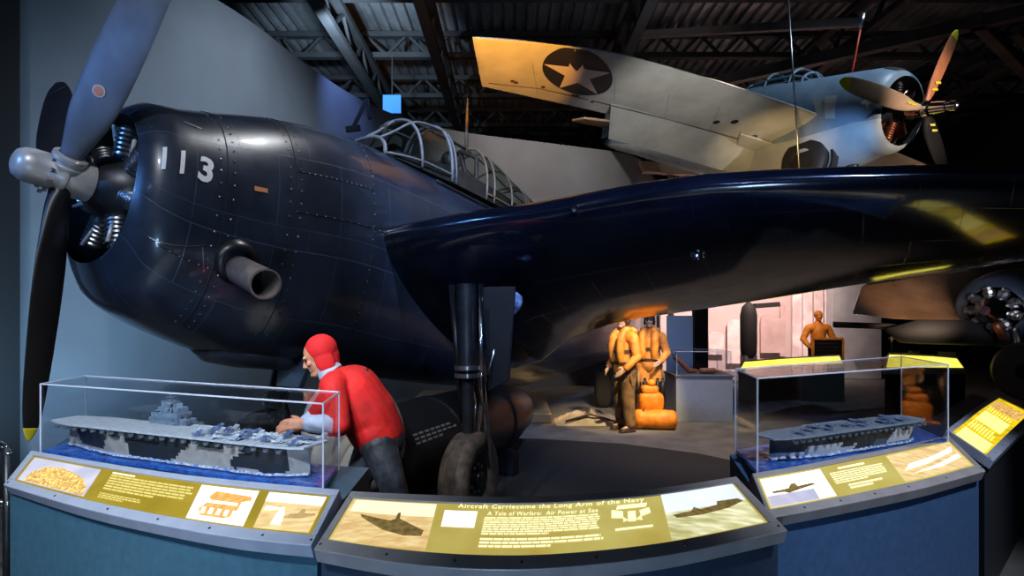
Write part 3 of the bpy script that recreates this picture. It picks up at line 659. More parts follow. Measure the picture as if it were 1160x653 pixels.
# ---- middle plinth
mf=[PH(360,619,.9),PH(450,633,.9),PH(545,640,.9),PH(640,638,.9),PH(760,624,.9),PH(886,598,.9)]
mb_=[PH(396,562,1.0),PH(470,566,1.0),PH(560,569,1.0),PH(650,567,1.0),PH(745,559,1.0),PH(836,545,1.0)]
mt,mp,mg=plinth(mf,mb_,'middle curved plinth whose lit panel is titled about carriers and the Navy','' or M['rail_warm'],(0,2.4,0),M['lit_olive2'],deep=.04,body=mat('plinth_slate_laminate',(.03,.05,.085),.5,var=.2,scale=25))
build('carrier_photo',mp.quad(.035,.13,.262,.90,.006),M['lit_sepia'],mg)
build('photo_sky',mp.quad(.045,.66,.262,.90,.007),M['lit_sky'],mg)
carrier_pic(mp,mg,.08,.25,.25,.85,M['lit_sepia_dark'])
build('white_label',mp.quad(.285,.52,.365,.80,.006),M['lit_white'],mg)
def tmap(pn,u0,v0,u1,v1,l=.007): return lambda x,y: pn.at(lerp(u0,u1,x),lerp(v0,v1,y),l)
text_mesh('Aircraft Carriecome the Long Arm of the Navy',tmap(mp,.315,.83,.765,.925),M['lit_text'],'title_text',mg,bold=.012,spacing=1.1)
text_mesh('A Tale of Warfare:  Air Power at Sea',tmap(mp,.39,.73,.66,.80),M['lit_text'],'subtitle_text',mg,bold=.008,spacing=1.1)
textlines(mp,mg,.385,.40,.665,.70,8,M['lit_text'],5,.03,.55); textlines(mp,mg,.385,.20,.68,.36,3,M['lit_text'],6,.05,.55)
em=build('emblem',mp.quad(.69,.38,.775,.82,.006),M['lit_olive2'],mg)
for i,(pts) in enumerate(([(.12,.82),(.9,.82),(.95,.98),(.16,.98)],[(.0,.5),(.3,.45),(.3,.72),(.0,.82)],[(.75,.45),(1.,.55),(.98,.78),(.72,.7)],[(.42,.3),(.62,.3),(.62,.7),(.42,.7)],[(.1,.0),(1.,.0),(1.,.08),(.1,.08)],[(.3,.3),(.42,.36),(.3,.5)],[(.62,.36),(.78,.3),(.74,.5)])):
    build('emblem_mark',mp.shape(pts,.69,.38,.775,.82,.008),M['lit_text'],em)
build('sea_photo',mp.quad(.805,.13,.965,.93,.006,slant=0),M['lit_seagrey'],mg)
build('photo_sky',mp.quad(.805,.58,.965,.93,.007),M['lit_paleblue'],mg)
build('ship_silhouette',mp.shape([(.08,.50),(.3,.52),(.34,.60),(.40,.52),(.6,.56),(.62,.64),(.9,.62),(.95,.54),(.7,.44),(.4,.40),(.12,.42)],.805,.13,.965,.93,.008),M['lit_sepia_dark'],mg)
# ---- right plinth
rf=[PH(869,585,.9),PH(930,574,.9),PH(990,562,.9),PH(1050,549,.9),PH(1112,532,.9)]
rb=[PH(852,541,1.0),PH(905,532,1.0),PH(962,521,1.0),PH(1018,510,1.0),PH(1076,497,1.0)]
rt,rp,rg=plinth(rf,rb,'blue curved plinth with lit panel under the right ship case','' or M['rail_warm'],(2.0,3.1,0),M['lit_olive2'],deep=.48,body=mat('plinth_royal_laminate',(.045,.10,.21),.5,var=.2,scale=25))
build('aircraft_photo',rp.quad(.045,.15,.34,.88,.006),M['lit_white'],rg)
build('photo_sea',rp.quad(.045,.15,.26,.42,.007),M['lit_lilac'],rg)
build('aircraft_silhouette',rp.shape([(.12,.50),(.38,.52),(.44,.66),(.5,.66),(.52,.54),(.75,.56),(.8,.5),(.5,.42),(.36,.36),(.3,.42),(.12,.44)],.045,.15,.34,.88,.008),M['lit_sepia_dark'],rg)
textlines(rp,rg,.37,.40,.63,.72,6,M['lit_text'],8,.03,.5); textlines(rp,rg,.42,.22,.60,.36,2,M['lit_text'],9,.2,.6)
build('heading_text',rp.quad(.42,.78,.55,.83,.0065),M['lit_text'],rg)
build('wake_photo',rp.quad(.67,.15,.96,.88,.006),M['lit_sepia'],rg)
for pts in ([(.1,.35),(.5,.42),(.9,.62),(.95,.8),(.6,.62),(.25,.55)],[(.2,.2),(.6,.2),(.95,.35),(.95,.5),(.6,.32)]):
    build('wake_shape',rp.shape(pts,.67,.15,.96,.88,.008),M['lit_white'],rg)
# ---- far right plinth going away
qf=[PH(1120,521,.9),PH(1134,507,.9),PH(1151,490,.9),PH(1172,470,.9)]
qb=[PH(1074,490,1.0),PH(1090,478,1.0),PH(1108,464,1.0),PH(1130,450,1.0)]
qt,qp,qg=plinth(qf,qb,'dark plinth at the right edge with a bright yellow lit panel','' or M['rail'],(3.9,4.5,0),M['lit_yellow'],deep=.3,body=mat('plinth_dark',(.014,.016,.022),.6))
for (a,b,c,d,mm) in ((.06,.15,.28,.85,'lit_yellow_text'),(.50,.2,.70,.85,'lit_yellow_text'),(.78,.15,.90,.9,'lit_gold')):
    build('panel_picture',qp.quad(a,b,c,d,.006),M[mm],qg)
textlines(qp,qg,.32,.2,.47,.85,9,M['lit_yellow_text'],12,.05,.5); textlines(qp,qg,.72,.2,.77,.85,9,M['lit_yellow_text'],13,.05,.5)
# ---- two plinths far back
for i,(f_,b_,lab) in enumerate((([(836,421),(895,416),(957,413)],[(842,410),(895,406),(952,403)],'far back plinth with yellow lit panel in front of the orange figure'),([(1002,409),(1050,412),(1094,417)],[(1006,401),(1050,403),(1084,406)],'far back plinth with yellow lit panel under the parked dark aircraft'))):
    D=(-1.8,1.6)[i]; ff=[P(x,y,9.6-D) for x,y in f_]; bb=[P(x,y,10.0-D) for x,y in b_]
    for q in ff: q.z=min(q.z,1.0)
    for q in bb: q.z=max(q.z,ff[0].z+.08)
    t_,p_,g_=plinth(ff,bb,lab,M['rail_warm'],(ff[1].x,10.-D,0),M['lit_yellow_text'] if False else lit('lit_yellow_far%d'%i,(.95,.85,.12),1.25,c2=(.7,.58,.06),scale=6),deep=.25,body=M['matte_black'] if i else mat('far_plinth_dark',(.06,.06,.06),.6))
# ---------------------------------------------------------------- acrylic cases with their sea base
def case(c0,c1,c2,c3,z0,z1,label,base_lab,m_side,sea=True):
    """c0 front-left, c1 front-right, c2 back-right, c3 back-left (x, y)"""
    cs=[Vector((*c,0)) for c in (c0,c1,c2,c3)]; ctr=sum(cs,Vector())/4
    t=thing('acrylic_case',label,'display case',(ctr.x,ctr.y,z0))
    T_=.006
    for i in range(4):
        a,b=cs[i],cs[(i+1)%4]; inn=((ctr-a)-(b-a).normalized()*(ctr-a).dot((b-a).normalized())).normalized()*T_
        m=MB(); m.hexa([a+Vector((0,0,z0)),b+Vector((0,0,z0)),b+inn+Vector((0,0,z0)),a+inn+Vector((0,0,z0)),a+Vector((0,0,z1)),b+Vector((0,0,z1)),b+inn+Vector((0,0,z1)),a+inn+Vector((0,0,z1))]); build('side_pane',m,M['acrylic'],t)
        e=MB(); e.tube([a+Vector((0,0,z0)),a+Vector((0,0,z1+T_))],.0045,6); build('pane_edge',e,M['acrylic_edge'],t)
        e=MB(); e.tube([a+Vector((0,0,z1+T_/2)),b+Vector((0,0,z1+T_/2))],.0045,6); build('pane_edge',e,M['acrylic_edge'],t)
    m=MB(); m.hexa([c+Vector((0,0,z1)) for c in cs]+[c+Vector((0,0,z1+T_)) for c in cs]); build('top_pane',m,M['acrylic'],t)
    s=MB(); n=60; k=16; vs=[]
    L=(cs[1]-cs[0]).length
    ins=[c.lerp(ctr,.012) for c in cs]
    for j in range(k+1):
        for i in range(n+1):
            p=ins[0].lerp(ins[1],i/n).lerp(ins[3].lerp(ins[2],i/n),j/k); h=.006*noise.noise(p*22)+.004*noise.noise(p*50)
            if i in (0,n) or j in (0,k): h=-.004
            vs.append(p+Vector((0,0,z0+.022+h)))
    s.add(vs,[(j*(n+1)+i,j*(n+1)+i+1,(j+1)*(n+1)+i+1,(j+1)*(n+1)+i) for j in range(k) for i in range(n)])
    per=[i for i in range(n+1)]+[j*(n+1)+n for j in range(1,k+1)]+[k*(n+1)+i for i in range(n-1,-1,-1)]+[j*(n+1) for j in range(k-1,0,-1)]
    o=len(s.v); s.v+=[Vector((s.v[q].x,s.v[q].y,z0+.001)) for q in per]
    for q in range(len(per)): s.f.append((per[q],per[(q+1)%len(per)],o+(q+1)%len(per),o+q)); s.mi.append(0)
    so=build('sea_diorama_base',s,M['sea'],smooth=True,auto=45); tag(so,base_lab,'model base')
    return t
cl=[(-2.76,3.30),(-.855,2.55),(-.93,2.95),(-2.80,3.70)]
def sea_c(px,py,z): p=PH(px,py,z); return (p.x,p.y)
cl=[sea_c(46,513,1.0),sea_c(366,557,1.0),sea_c(384,531,1.0),sea_c(97,495,1.0)]
case(*cl,.992,1.39,'long clear acrylic case over the grey carrier model on the left','rippled blue sea base under the left carrier model',M['side'])
crt=[sea_c(858,539,1.0),sea_c(1074,500,1.0),sea_c(1021,477,1.0),sea_c(833,512,1.0)]
case(*crt,.992,1.475,'clear acrylic case over the dazzle striped carrier model on the right','rippled blue sea base under the right carrier model',M['side'])
# ---------------------------------------------------------------- carrier models
def carrier(e0,e1,sea_z,deck_z,beam,side,camo,label,deckm,planes,isl_u,isl_h,group=None,nose=.12,offs=0.):
    """e0 bow point, e1 stern point of the deck centre line"""
    e0=Vector((e0[0],e0[1],0)); e1=Vector((e1[0],e1[1],0)); d=(e1-e0); L=d.length; d.normalize(); r=Vector((-d.y,d.x,0))*side   # r: far side
    c=(e0+e1)/2; t=thing('carrier_model',label,'ship model',(c.x,c.y,sea_z))
    Q=lambda s,v,z: e0+d*(s*L)+r*v+Vector((0,0,z))
    H=deck_z-sea_z
    # hull with painted camouflage
    hb=MB(); n=90; mrows=8; vs=[]; hw=beam*.42
    def half(s,f):                     # f 0 waterline..1 deck
        bow=min(1,max(0,(s-.04-.05*(1-f))/.22))**.6; st=min(1,max(0,(.985-s-.02*(1-f))/.10))**.5
        return max(.002,hw*(.80+.2*f)*bow*st)
    rings=[]
    for i in range(n+1):
        s=.03+.95*i/n; rg=[]
        for j in range(mrows+1): f=j/mrows; rg.append(Q(s,-half(s,f),sea_z-.012+f*(H+.012-.012)))
        for j in range(mrows,-1,-1): f=j/mrows; rg.append(Q(s,half(s,f),sea_z-.012+f*(H+.012-.012)))
        rings.append(rg)
    hb.loft(rings)
    m2=2*mrows+2
    for q,fc in enumerate(hb.f):
        if len(fc)!=4: continue
        i=fc[0]//m2; j=min(x%m2 for x in fc); f=(j if j<=mrows else m2-1-j)/mrows; hb.mi[q]=camo(i/n,f)
    hull=build('hull',hb,[M['hull_tan'],M['hull_dark'],M['hull_mid'],M['hull_white']],t,smooth=True,auto=40)
    # broken white water along the waterline
    fm=MB(); vs=[]; nf=160
    for i in range(nf+1):
        s=.03+.95*i/nf; hw_=half(s,0); w_=.010+.016*abs(noise.noise(Vector((s*40,side,1.3))))
        for sg in (-1,1): vs += [Q(s,sg*(hw_-.004),sea_z+.006),Q(s,sg*(hw_+w_*.5),sea_z+.013+.008*noise.noise(Vector((s*60,sg,0)))),Q(s,sg*(hw_+w_),sea_z+.002)]
    fm.add(vs,[(i*6+a,i*6+a+1,i*6+a+7,i*6+a+6) for i in range(nf) for a in (0,1,3,4)]); build('wake_foam',fm,M['foam'],t,smooth=True)
    # flight deck
    dk=MB(); out=[(0.0,-.30),(.05,-.42),(.14,-.5),(.9,-.5),(.96,-.45),(1.0,-.36),(1.0,.36),(.96,.45),(.9,.5),(.62,.5),(.60,.60),(.34,.60),(.32,.5),(.14,.5),(.05,.42),(0,.30)]
    dk.prism([Q(a,b*beam,deck_z) for a,b in out],(0,0,.009)); do=build('flight_deck',dk,deckm,t)
    ln=MB()
    for i in range(46):
        s=.03+.94*i/46; ln.add([Q(s,-.45*beam,deck_z+.0098),Q(s,.45*beam,deck_z+.0098),Q(s+.003,.45*beam,deck_z+.0098),Q(s+.003,-.45*beam,deck_z+.0098)],[(0,1,2,3)])
    l_=build('deck_planking',ln,M['hull_mid'],do); l_['kind']='stuff'
    # gallery openings and tubs along the near side
    for a,b in ((.30,.34),(.37,.50),(.66,.74),(.80,.84)):
        o=MB(); o.box((0,0,0),(1,1,1)); v=[Q(s_,y_,z_) for z_ in (deck_z-.035,deck_z-.012) for s_,y_ in ((a,-beam*.47),(b,-beam*.47),(b,-beam*.40),(a,-beam*.40))]; o=MB(); o.hexa(v); build('hull_opening',o,M['hull_dark'],hull)
    for k in range(22):
        s=.08+.86*k/21; b=MB(); b.lathe(Q(s,-beam*.52,deck_z-.018),(0,0,1),[(0,.0),(0,.013),(.012,.014),(.012,.011),(.004,.01)],10); b.tube([Q(s,-beam*.52,deck_z-.01),Q(s,-beam*.62,deck_z+.006)],.0018,5); build('gun_tub',b,M['hull_mid'],hull)
    # island
    if isl_h:
        ib=MB(); u=isl_u; b0=beam*.5
        for (a,b,w,h0,h1) in ((-.055,.055,.20,0,.38),(-.032,.026,.17,.38,.56),(-.015,.014,.15,.56,.72),(.03,.05,.14,.38,.56),(-.075,-.055,.14,0,.2),(.055,.085,.14,0,.2)):
            ib.hexa([Q(u+s_,b0+y_*beam,deck_z+.009+z_*isl_h) for z_ in (h0,h1) for s_,y_ in ((a,-w),(b,-w),(b,w),(a,w))])
        ri=random.Random(5)
        for k in range(46):
            h_=ri.uniform(.02,.72); sp=.058*(1-h_*.95); s_=ri.uniform(-sp,sp); q_=Q(u+s_,b0+ri.uniform(-.2,.0)*beam-.004,deck_z+.009+h_*isl_h); ib.box(q_,(ri.uniform(.006,.022),ri.uniform(.006,.014),ri.uniform(.004,.014)))
        isl=build('island',ib,M['isl'],t,bevel=.0015)
        b=MB(); b.lathe(Q(u+.015,b0,deck_z+.38*isl_h),(0,0,1),[(0,.02),(.3*isl_h,.022),(.34*isl_h,.018),(.34*isl_h,.0)],14); build('funnel',b,M['hull_mid'],isl,smooth=True,auto=40)
        b=MB(); b.tube([Q(u-.005,b0,deck_z+.7*isl_h),Q(u-.005,b0,deck_z+1.05*isl_h)],[.005,.002],8)
        for z,w in ((.82,.05),(.92,.035),(.99,.02)): b.tube([Q(u-.005,b0-w,deck_z+z*isl_h),Q(u-.005,b0+w,deck_z+z*isl_h)],.002,6); b.tube([Q(u-.005-w/L*.7,b0,deck_z+z*isl_h),Q(u-.005+w/L*.7,b0,deck_z+z*isl_h)],.002,6)
        build('lattice_mast',b,M['isl'],isl)
        for ds,z in ((-.03,.70),(.035,.66)):
            b=MB(); b.box(Q(u+ds,b0,deck_z+z*isl_h),(.035,.006,.03)); b.tube([Q(u+ds,b0,deck_z+.55*isl_h),Q(u+ds,b0,deck_z+z*isl_h)],.003,6); build('radar_aerial',b,M['isl'],isl)
        rr=random.Random(3)
        for k in range(26):
            ds=rr.uniform(-.11,.12); b=MB(); zz=deck_z+.012+(0.56*isl_h if abs(ds)<.018 else .38*isl_h if abs(ds)<.05 else .2*isl_h if abs(ds)<.08 else 0); p=Q(u+ds,b0+rr.uniform(-.15,.15)*beam,zz)
            b.lathe(p,(0,0,1),[(0,.010),(.010,.011),(.010,.003)],8); b.tube([p+Vector((0,0,.008)),p+Vector((rr.uniform(-.02,.02),-.015,.022))],.002,5); build('gun_mount',b,M['hull_mid'],isl)
    # deck aircraft: wings, folded or spread
    for (s,v,rot,fold,pale) in planes:
        c_=Q(s,v*beam,deck_z+.018); b=MB(); f=(d*math.cos(rot)+r*math.sin(rot)); g=Vector((-f.y,f.x,0)); z=Vector((0,0,1)); k=.85
        b.tube([c_-f*.030*k+z*.004,c_-f*.022*k+z*.004,c_+f*.005,c_+f*.03*k],[.004,.0065,.006,.002],8)
        if fold:
            for q in (-1,1): b.prism([c_-f*.012+g*.004*q,c_+f*.010+g*.004*q,c_+f*.030+g*.012*q+z*.022,c_+f*.012+g*.012*q+z*.026],g*.0015*q)
        else: b.prism([c_-f*.014+g*.045*k,c_+f*.004+g*.045*k,c_+f*.008-g*.0,c_+f*.004-g*.045*k,c_-f*.014-g*.045*k,c_-f*.016],z*.0018)
        b.prism([c_+f*.022+g*.014,c_+f*.032+g*.014,c_+f*.032-g*.014,c_+f*.022-g*.014],z*.0015); b.prism([c_+f*.022,c_+f*.032,c_+f*.032+z*.012],g*.0015)
        b.tube([c_-f*.012+g*.01,c_-f*.012+g*.01-z*.009],.0015,5); b.tube([c_-f*.012-g*.01,c_-f*.012-g*.01-z*.009],.0015,5)
        build('deck_aircraft',b,M['plane_white'] if pale else M['plane_blue'],t,smooth=False)
    return t
def camo1(u,f):
    x=u+ (f-.5)*.05*math.sin(u*20)
    if x<.07: return 0
    if x<.24: return 1 if f>.15 else 0
    if x<.335+.02*f: return 0
    if x<.60-.06*(1-f)**.6+ .03*f: return 1
    if x<.60+.10: return 0
    if x<.79 - .03*math.sin(f*5): return 0
    if x<.80+.05*f and .2<f<.8: return 1
    if x<.95: return 1 if f>.12+.1*math.sin(u*40) else 0
    return 0
rr=random.Random(11)
pl=[(rr.uniform(.60,.98),rr.uniform(-.42,.36),rr.uniform(-.5,.5)+(0 if rr.random()<.5 else .6),rr.random()<.6,rr.random()<.4) for k in range(62)]
pl2=[]
for q in pl:
    if all(math.hypot((q[0]-o[0])*1.9,(q[1]-o[1])*.2)>.034 for o in pl2): pl2.append(q)
a=sea_c(72,487,1.115); b=sea_c(374,512,1.115)
carrier((-2.68,3.38),(-.935,2.70),1.02,1.165,.235,1,camo1,'grey aircraft carrier model with camouflage hull and deck crowded with tiny planes','' or M['deck'],pl2,.40,.17)
def camo2(u,f):
    x=u-.10*f
    if x<.12 : return 1 if f>.25 else 3
    if x<.33: return 1 if f>.62 else 3
    if x<.45: return 1 if f>.3+.8*(x-.33) else 3
    if x<.58: return 1
    if x<.68: return 2 if f<.5 else 1
    if x<.86: return 3 if f>.2 else 2
    return 2 if f<.6 else 1
pl3=[(rr.uniform(.15,.92),rr.uniform(-.36,.36),rr.uniform(-.6,.6),False,False) for k in range(20)]
carrier((1.33,2.98),(2.52,3.55),1.02,1.14,.20,1,camo2,'aircraft carrier model with dark and white dazzle striped hull','' or M['deck2'],pl3,.5,.0)
# ================================================================ PEOPLE
def hand(mb, wrist, palm_dir, side, nrm, L=.185, curl=.35, thumb=1, grip=None):
    """palm with four unequal bent fingers and a thumb leaving the side of the palm"""
    d=palm_dir.normalized(); s=side.normalized(); n=nrm.normalized()
    pl=L*.52
    for k in (-1.5,-.5,.5,1.5):
        caps(mb,wrist+s*k*.012,wrist+d*pl+s*k*.0195,.017,.0125,10)
    for k,ln in zip((-1.5,-.5,.5,1.5),(.86,.98,1.,.78)):
        a=wrist+d*pl+s*k*.0205; seg=[L*.22*ln,L*.15*ln,L*.12*ln]; dd=d+s*k*.04
        for q,l in enumerate(seg):
            dd=(dd+n*curl).normalized(); b=a+dd*l; caps(mb,a,b,.0098-.0008*q,.0092-.0008*q,9); a=b
    a=wrist+d*pl*.30+s*thumb*.022; dd=(d*.75+s*thumb*.75+n*.25).normalized(); b=a+dd*L*.26; caps(mb,a,b,.015,.0115,10); dd=(dd*.8+d*.5+n*.2).normalized(); c=b+dd*L*.2; caps(mb,b,c,.0112,.009,10)
def head(mb, c, R, r=.105, up=None):
    """R rotates local axes: +x face direction, +z up. c is the middle of the skull"""
    f=lambda x,y,z: c+R@Vector((x,y,z))
    mb.ball(f(-.012,0,.025),(.098,.077,.092),14,R)
    mb.ball(f(.028,0,-.035),(.066,.058,.075),12,R)            # face
    caps(mb,f(-.01,.048,-.05),f(.062,.018,-.10),.022,.02); caps(mb,f(-.01,-.048,-.05),f(.062,-.018,-.10),.022,.02)
    mb.ball(f(.078,0,-.098),(.02,.022,.018),8,R)               # chin
    caps(mb,f(.086,0,.012),f(.108,0,-.028),.009,.013,8)         # nose
    mb.ball(f(.098,.012,-.034),.009,6,R); mb.ball(f(.098,-.012,-.034),.009,6,R)
    caps(mb,f(.082,.04,.026),f(.088,.008,.022),.011,.010,8); caps(mb,f(.082,-.04,.026),f(.088,-.008,.022),.011,.010,8)  # brow
    mb.ball(f(.068,.045,-.018),(.018,.02,.018),8,R); mb.ball(f(.068,-.045,-.018),(.018,.02,.018),8,R)
    caps(mb,f(.084,-.020,-.062),f(.084,.020,-.062),.008,.008,8); caps(mb,f(.082,-.016,-.074),f(.082,.016,-.074),.008,.008,8)
    for s in (-1,1): mb.ball(f(-.012,.078*s,-.005),(.018,.008,.030),8,R)
def limb(mb, pts, N=14):
    for (a,ra),(b,rb) in zip(pts[:-1],pts[1:]): caps(mb,a,b,ra,rb,N)
V=Vector
# ---- man in red leaning over behind the left case; X to the right, Y away
def red_man():
    Y=3.78
    hip=P(432,497,Y+.02); chest=P(398,447,Y-.02); neck=P(376,424,Y-.05); hc=P(361,404,Y-.06)
    t=thing('person','person in red jersey and red cloth helmet leaning left beside the left case','person',(hip.x,hip.y,0))
    R=Matrix.Rotation(math.radians(180+14),3,'Z')@Matrix.Rotation(math.radians(24),3,'Y')
    b=MB(); head(b,hc,R)
    caps(b,hc+R@V((-.03,0,-.06)),neck,.055,.06)
    limb(b,[(neck,.07),(chest,.15),(lerp(chest,hip,.6),.145),(hip,.155)])
    hl=hip+V((.0,-.09,-.02)); hr=hip+V((-.06,.09,-.02))
    kl=P(444,548,Y-.12); kr=P(405,545,Y-.02); al=P(470,592,Y-.02); ar=P(396,590,Y+.02); al.z=.09; ar.z=.09
    legs=[((hl,.095),(kl,.062),(al,.042)),((hr,.095),(kr,.062),(ar,.042))]
    for l in legs: limb(b,list(l)); caps(b,l[2][0],l[2][0]+V((-.12,-.03,-.045)),.04,.03)
    shn=chest.lerp(neck,.55)+V((.0,-.16,-.0)); shf=chest.lerp(neck,.55)+V((-.04,.16,0))
    en_=P(384,482,Y-.32); wn=P(345,481,Y-.34)
    ef=P(360,470,Y+.2); wf=P(336,486,Y+.10)
    limb(b,[(shn,.062),(en_,.045),(wn,.028)]); limb(b,[(shf,.062),(ef,.045),(wf,.028)])
    dn=(wn-en_).normalized(); hand(b,wn,V((-1,.05,-.02)),V((0,.55,.83)),V((0,.3,-1)),curl=.22,thumb=1)
    hand(b,wf,V((-1,0,-.3)),V((0,1,0)),V((0,0,-1)),curl=.3,thumb=-1)
    body=build('body',b,M['skin'],t,smooth=True); remesh(body,.0058,5)
    # clothes
    j=MB(); limb(j,[(neck+V((.015,0,-.02)),.088),(chest+V((.015,0,.01)),.188),(lerp(chest,hip,.5)+V((.01,0,.015)),.19),(lerp(chest,hip,.88),.178)],20)
    caps(j,shn+V((0,.03,0)),shf+V((0,-.03,0)),.095,.095)
    limb(j,[(shn,.088),(lerp(shn,en_,.55),.078),(en_,.070),(lerp(en_,wn,.25),.066)],16); limb(j,[(shf,.088),(ef,.072),(lerp(ef,wf,.3),.06)],16)
    caps(j,lerp(chest,hip,.8)+V((0,-.05,0)),lerp(chest,hip,.93)+V((0,-.05,0)),.15,.145); caps(j,lerp(chest,hip,.8)+V((0,.05,0)),lerp(chest,hip,.93)+V((0,.05,0)),.15,.145)
    jo=build('jersey',j,M['red_cloth'],t,smooth=True); remesh(jo,.008,5)
    for k in range(5):                 # vertical row of small ties on the back
        q=MB(); c=chest.lerp(hip,.02+.07*k)+V((.105,-.03,.175-.01*k)); q.ball(c,(.012,.012,.009),6); build('back_tie',q,M['leather'],jo,smooth=True)
    s=MB(); limb(s,[(lerp(en_,wn,.18),.070),(lerp(en_,wn,.5),.066),(lerp(en_,wn,.80),.056)],16)
    for k in range(4): c=lerp(en_,wn,.3+.15*k); s.lathe(c,(wn-en_),[(-.02,.045),(-.012,.068-.004*k),(.0,.071-.004*k),(.012,.06),(.02,.045)],16,cap=True)
    so=build('rolled_sleeve',s,M['blue_shirt'],t,smooth=True); remesh(so,.006,3)
    s=MB(); limb(s,[(lerp(ef,wf,.25),.062),(lerp(ef,wf,.7),.05)],16); so=build('rolled_sleeve',s,M['blue_shirt'],t,smooth=True); remesh(so,.006,3)
    c=MB(); nk=hc.lerp(neck,.70); c.lathe(nk,(neck-hc),[(-.03,.060),(-.035,.066),(.0,.078),(.03,.086),(.03,.07)],24); build('shirt_collar',c,M['blue_shirt'],t,smooth=True,auto=50)
    p=MB(); limb(p,[(lerp(chest,hip,.85),.15),(hip,.162)],18)
    for l in legs: limb(p,[(l[0][0],.125),(lerp(l[0][0],l[1][0],.6),.105),(l[1][0],.09),(lerp(l[1][0],l[2][0],.5),.084),(l[2][0]+V((0,0,.03)),.078)],16)
    po=build('trousers',p,M['denim'],t,smooth=True); remesh(po,.008,4)
    for l in legs:
        q=MB(); a=l[2][0]; q.hexa([a+V(v) for v in ((-.20,-.05,-.09),(.07,-.05,-.09),(.07,.05,-.09),(-.20,.05,-.09),(-.17,-.04,-.03),(.06,-.045,.03),(.06,.045,.03),(-.17,.04,-.03))]); build('boot',q,M['leather'],t,bevel=.015)
    # cloth helmet: skull cap with ear flaps and chin side
    h=MB(); h.ball(hc+R@V((-.034,0,.036)),(.104,.092,.102),16,R)
    for sgn in (-1,1):
        h.ball(hc+R@V((-.028,.066*sgn,-.045)),(.062,.026,.078),10,R); caps(h,hc+R@V((-.03,.058*sgn,-.06)),hc+R@V((.02,.048*sgn,-.118)),.028,.02)
    caps(h,hc+R@V((-.07,.0,-.02)),hc+R@V((-.055,0,-.085)),.06,.05); 
    ho=build('cloth_helmet',h,M['red_knit'],t,smooth=True); remesh(ho,.006,4)
    for sgn in (-1,1):
        e=MB(); e.ball(hc+R@V((.085,.030*sgn,.004)),(.008,.012,.008),8,R); build('eye',e,M['dark_eye'],t,smooth=True)
    return t
red_man()
# ---- standing mannequins
def figure(name_label,cat,foot,h,face,pose,top,bottom,skinm,vox=.009,head_on=True,extras=None,group=None,arms=None,hair=None,wide=1.):
    """foot: ground point, face: heading angle of the front; everything scaled by h/1.78"""
    k=h/1.78; R=Matrix.Rotation(face,3,'Z'); X=lambda x,y,z: foot+R@V((x*k,y*k*wide,z*k))
    t=thing('person',name_label,cat,foot)
    b=MB(); hc=X(.02,0,1.66); head(b,hc,R)
    caps(b,X(-.01,0,1.58),X(-.02,0,1.48),.055*k,.062*k)
    limb(b,[(X(-.01,0,1.38),.115*k),(X(0,0,1.15),.12*k),(X(0,0,.98),.14*k)]); caps(b,X(-.01,.11,1.40),X(-.01,-.11,1.40),.075*k,.075*k)
    lg=pose['legs']
    for s,(kn,an) in zip((1,-1),lg):
        limb(b,[(X(0,.09*s,.92),.09*k),(X(*kn),.06*k),(X(*an),.04*k)]); caps(b,X(*an),X(an[0]+.13,an[1],.04),.038*k,.03*k)
    for s,(el,wr_,hd) in zip((1,-1),pose['arms']):
        limb(b,[(X(-.01,.19*s,1.40),.056*k),(X(*el),.042*k),(X(*wr_),.028*k)])
        hand(b,X(*wr_),R@V(hd),R@V((.3,.0,.9)).cross(V(hd)) if False else (R@V((0,0,1)) if abs(hd[2])<.7 else R@V((1,0,0))),R@V((0,-s,0)),L=.18*k,curl=.3,thumb=1)
    bo=build('body',b,skinm,t,smooth=True); remesh(bo,vox*.8,3)
    j=MB(); limb(j,[(X(-.01,0,1.46),.10*k),(X(0,0,1.30),.16*k),(X(0,0,1.12),.155*k),(X(0,0,.95),.17*k)],18); caps(j,X(-.01,.14,1.39),X(-.01,-.14,1.39),.098*k,.098*k)
    for s,(el,wr_,hd) in zip((1,-1),pose['arms']):
        e=X(*el); w_=X(*wr_); limb(j,[(X(-.01,.19*s,1.39),.08*k),(e,.066*k),(lerp(e,w_,.88),.05*k)],14)
    jo=build('jacket',j,top,t,smooth=True); remesh(jo,vox,3)
    p=MB(); caps(p,X(0,.05,.97),X(0,-.05,.97),.14*k,.14*k)
    for s,(kn,an) in zip((1,-1),lg): limb(p,[(X(0,.09*s,.92),.125*k),(X(*kn),.10*k),(lerp(X(*kn),X(*an),.9),.085*k)],14)
    po=build('trousers',p,bottom,t,smooth=True); remesh(po,vox,3)
    for s,(kn,an) in zip((1,-1),lg):
        q=MB(); q.hexa([X(an[0]+x,an[1]+y,z) for x,y,z in ((-.08,-.05,0),(.20,-.05,0),(.20,.05,0),(-.08,.05,0),(-.06,-.045,.11),(.16,-.04,.06),(.16,.04,.06),(-.06,.045,.11))]); build('boot',q,M['leather'],t,bevel=.02)
    if extras: extras(t,X,R,k,jo)
    return t
std={'legs':[((.03,.11,.50),(-.0,.13,.09)),((.02,-.10,.50),(-.02,-.12,.09))],'arms':[((-.02,.27,1.12),(.16,.22,.94),(.6,-.3,-.5)),((-.02,-.27,1.12),(.16,-.20,.94),(.6,.3,-.5))]}
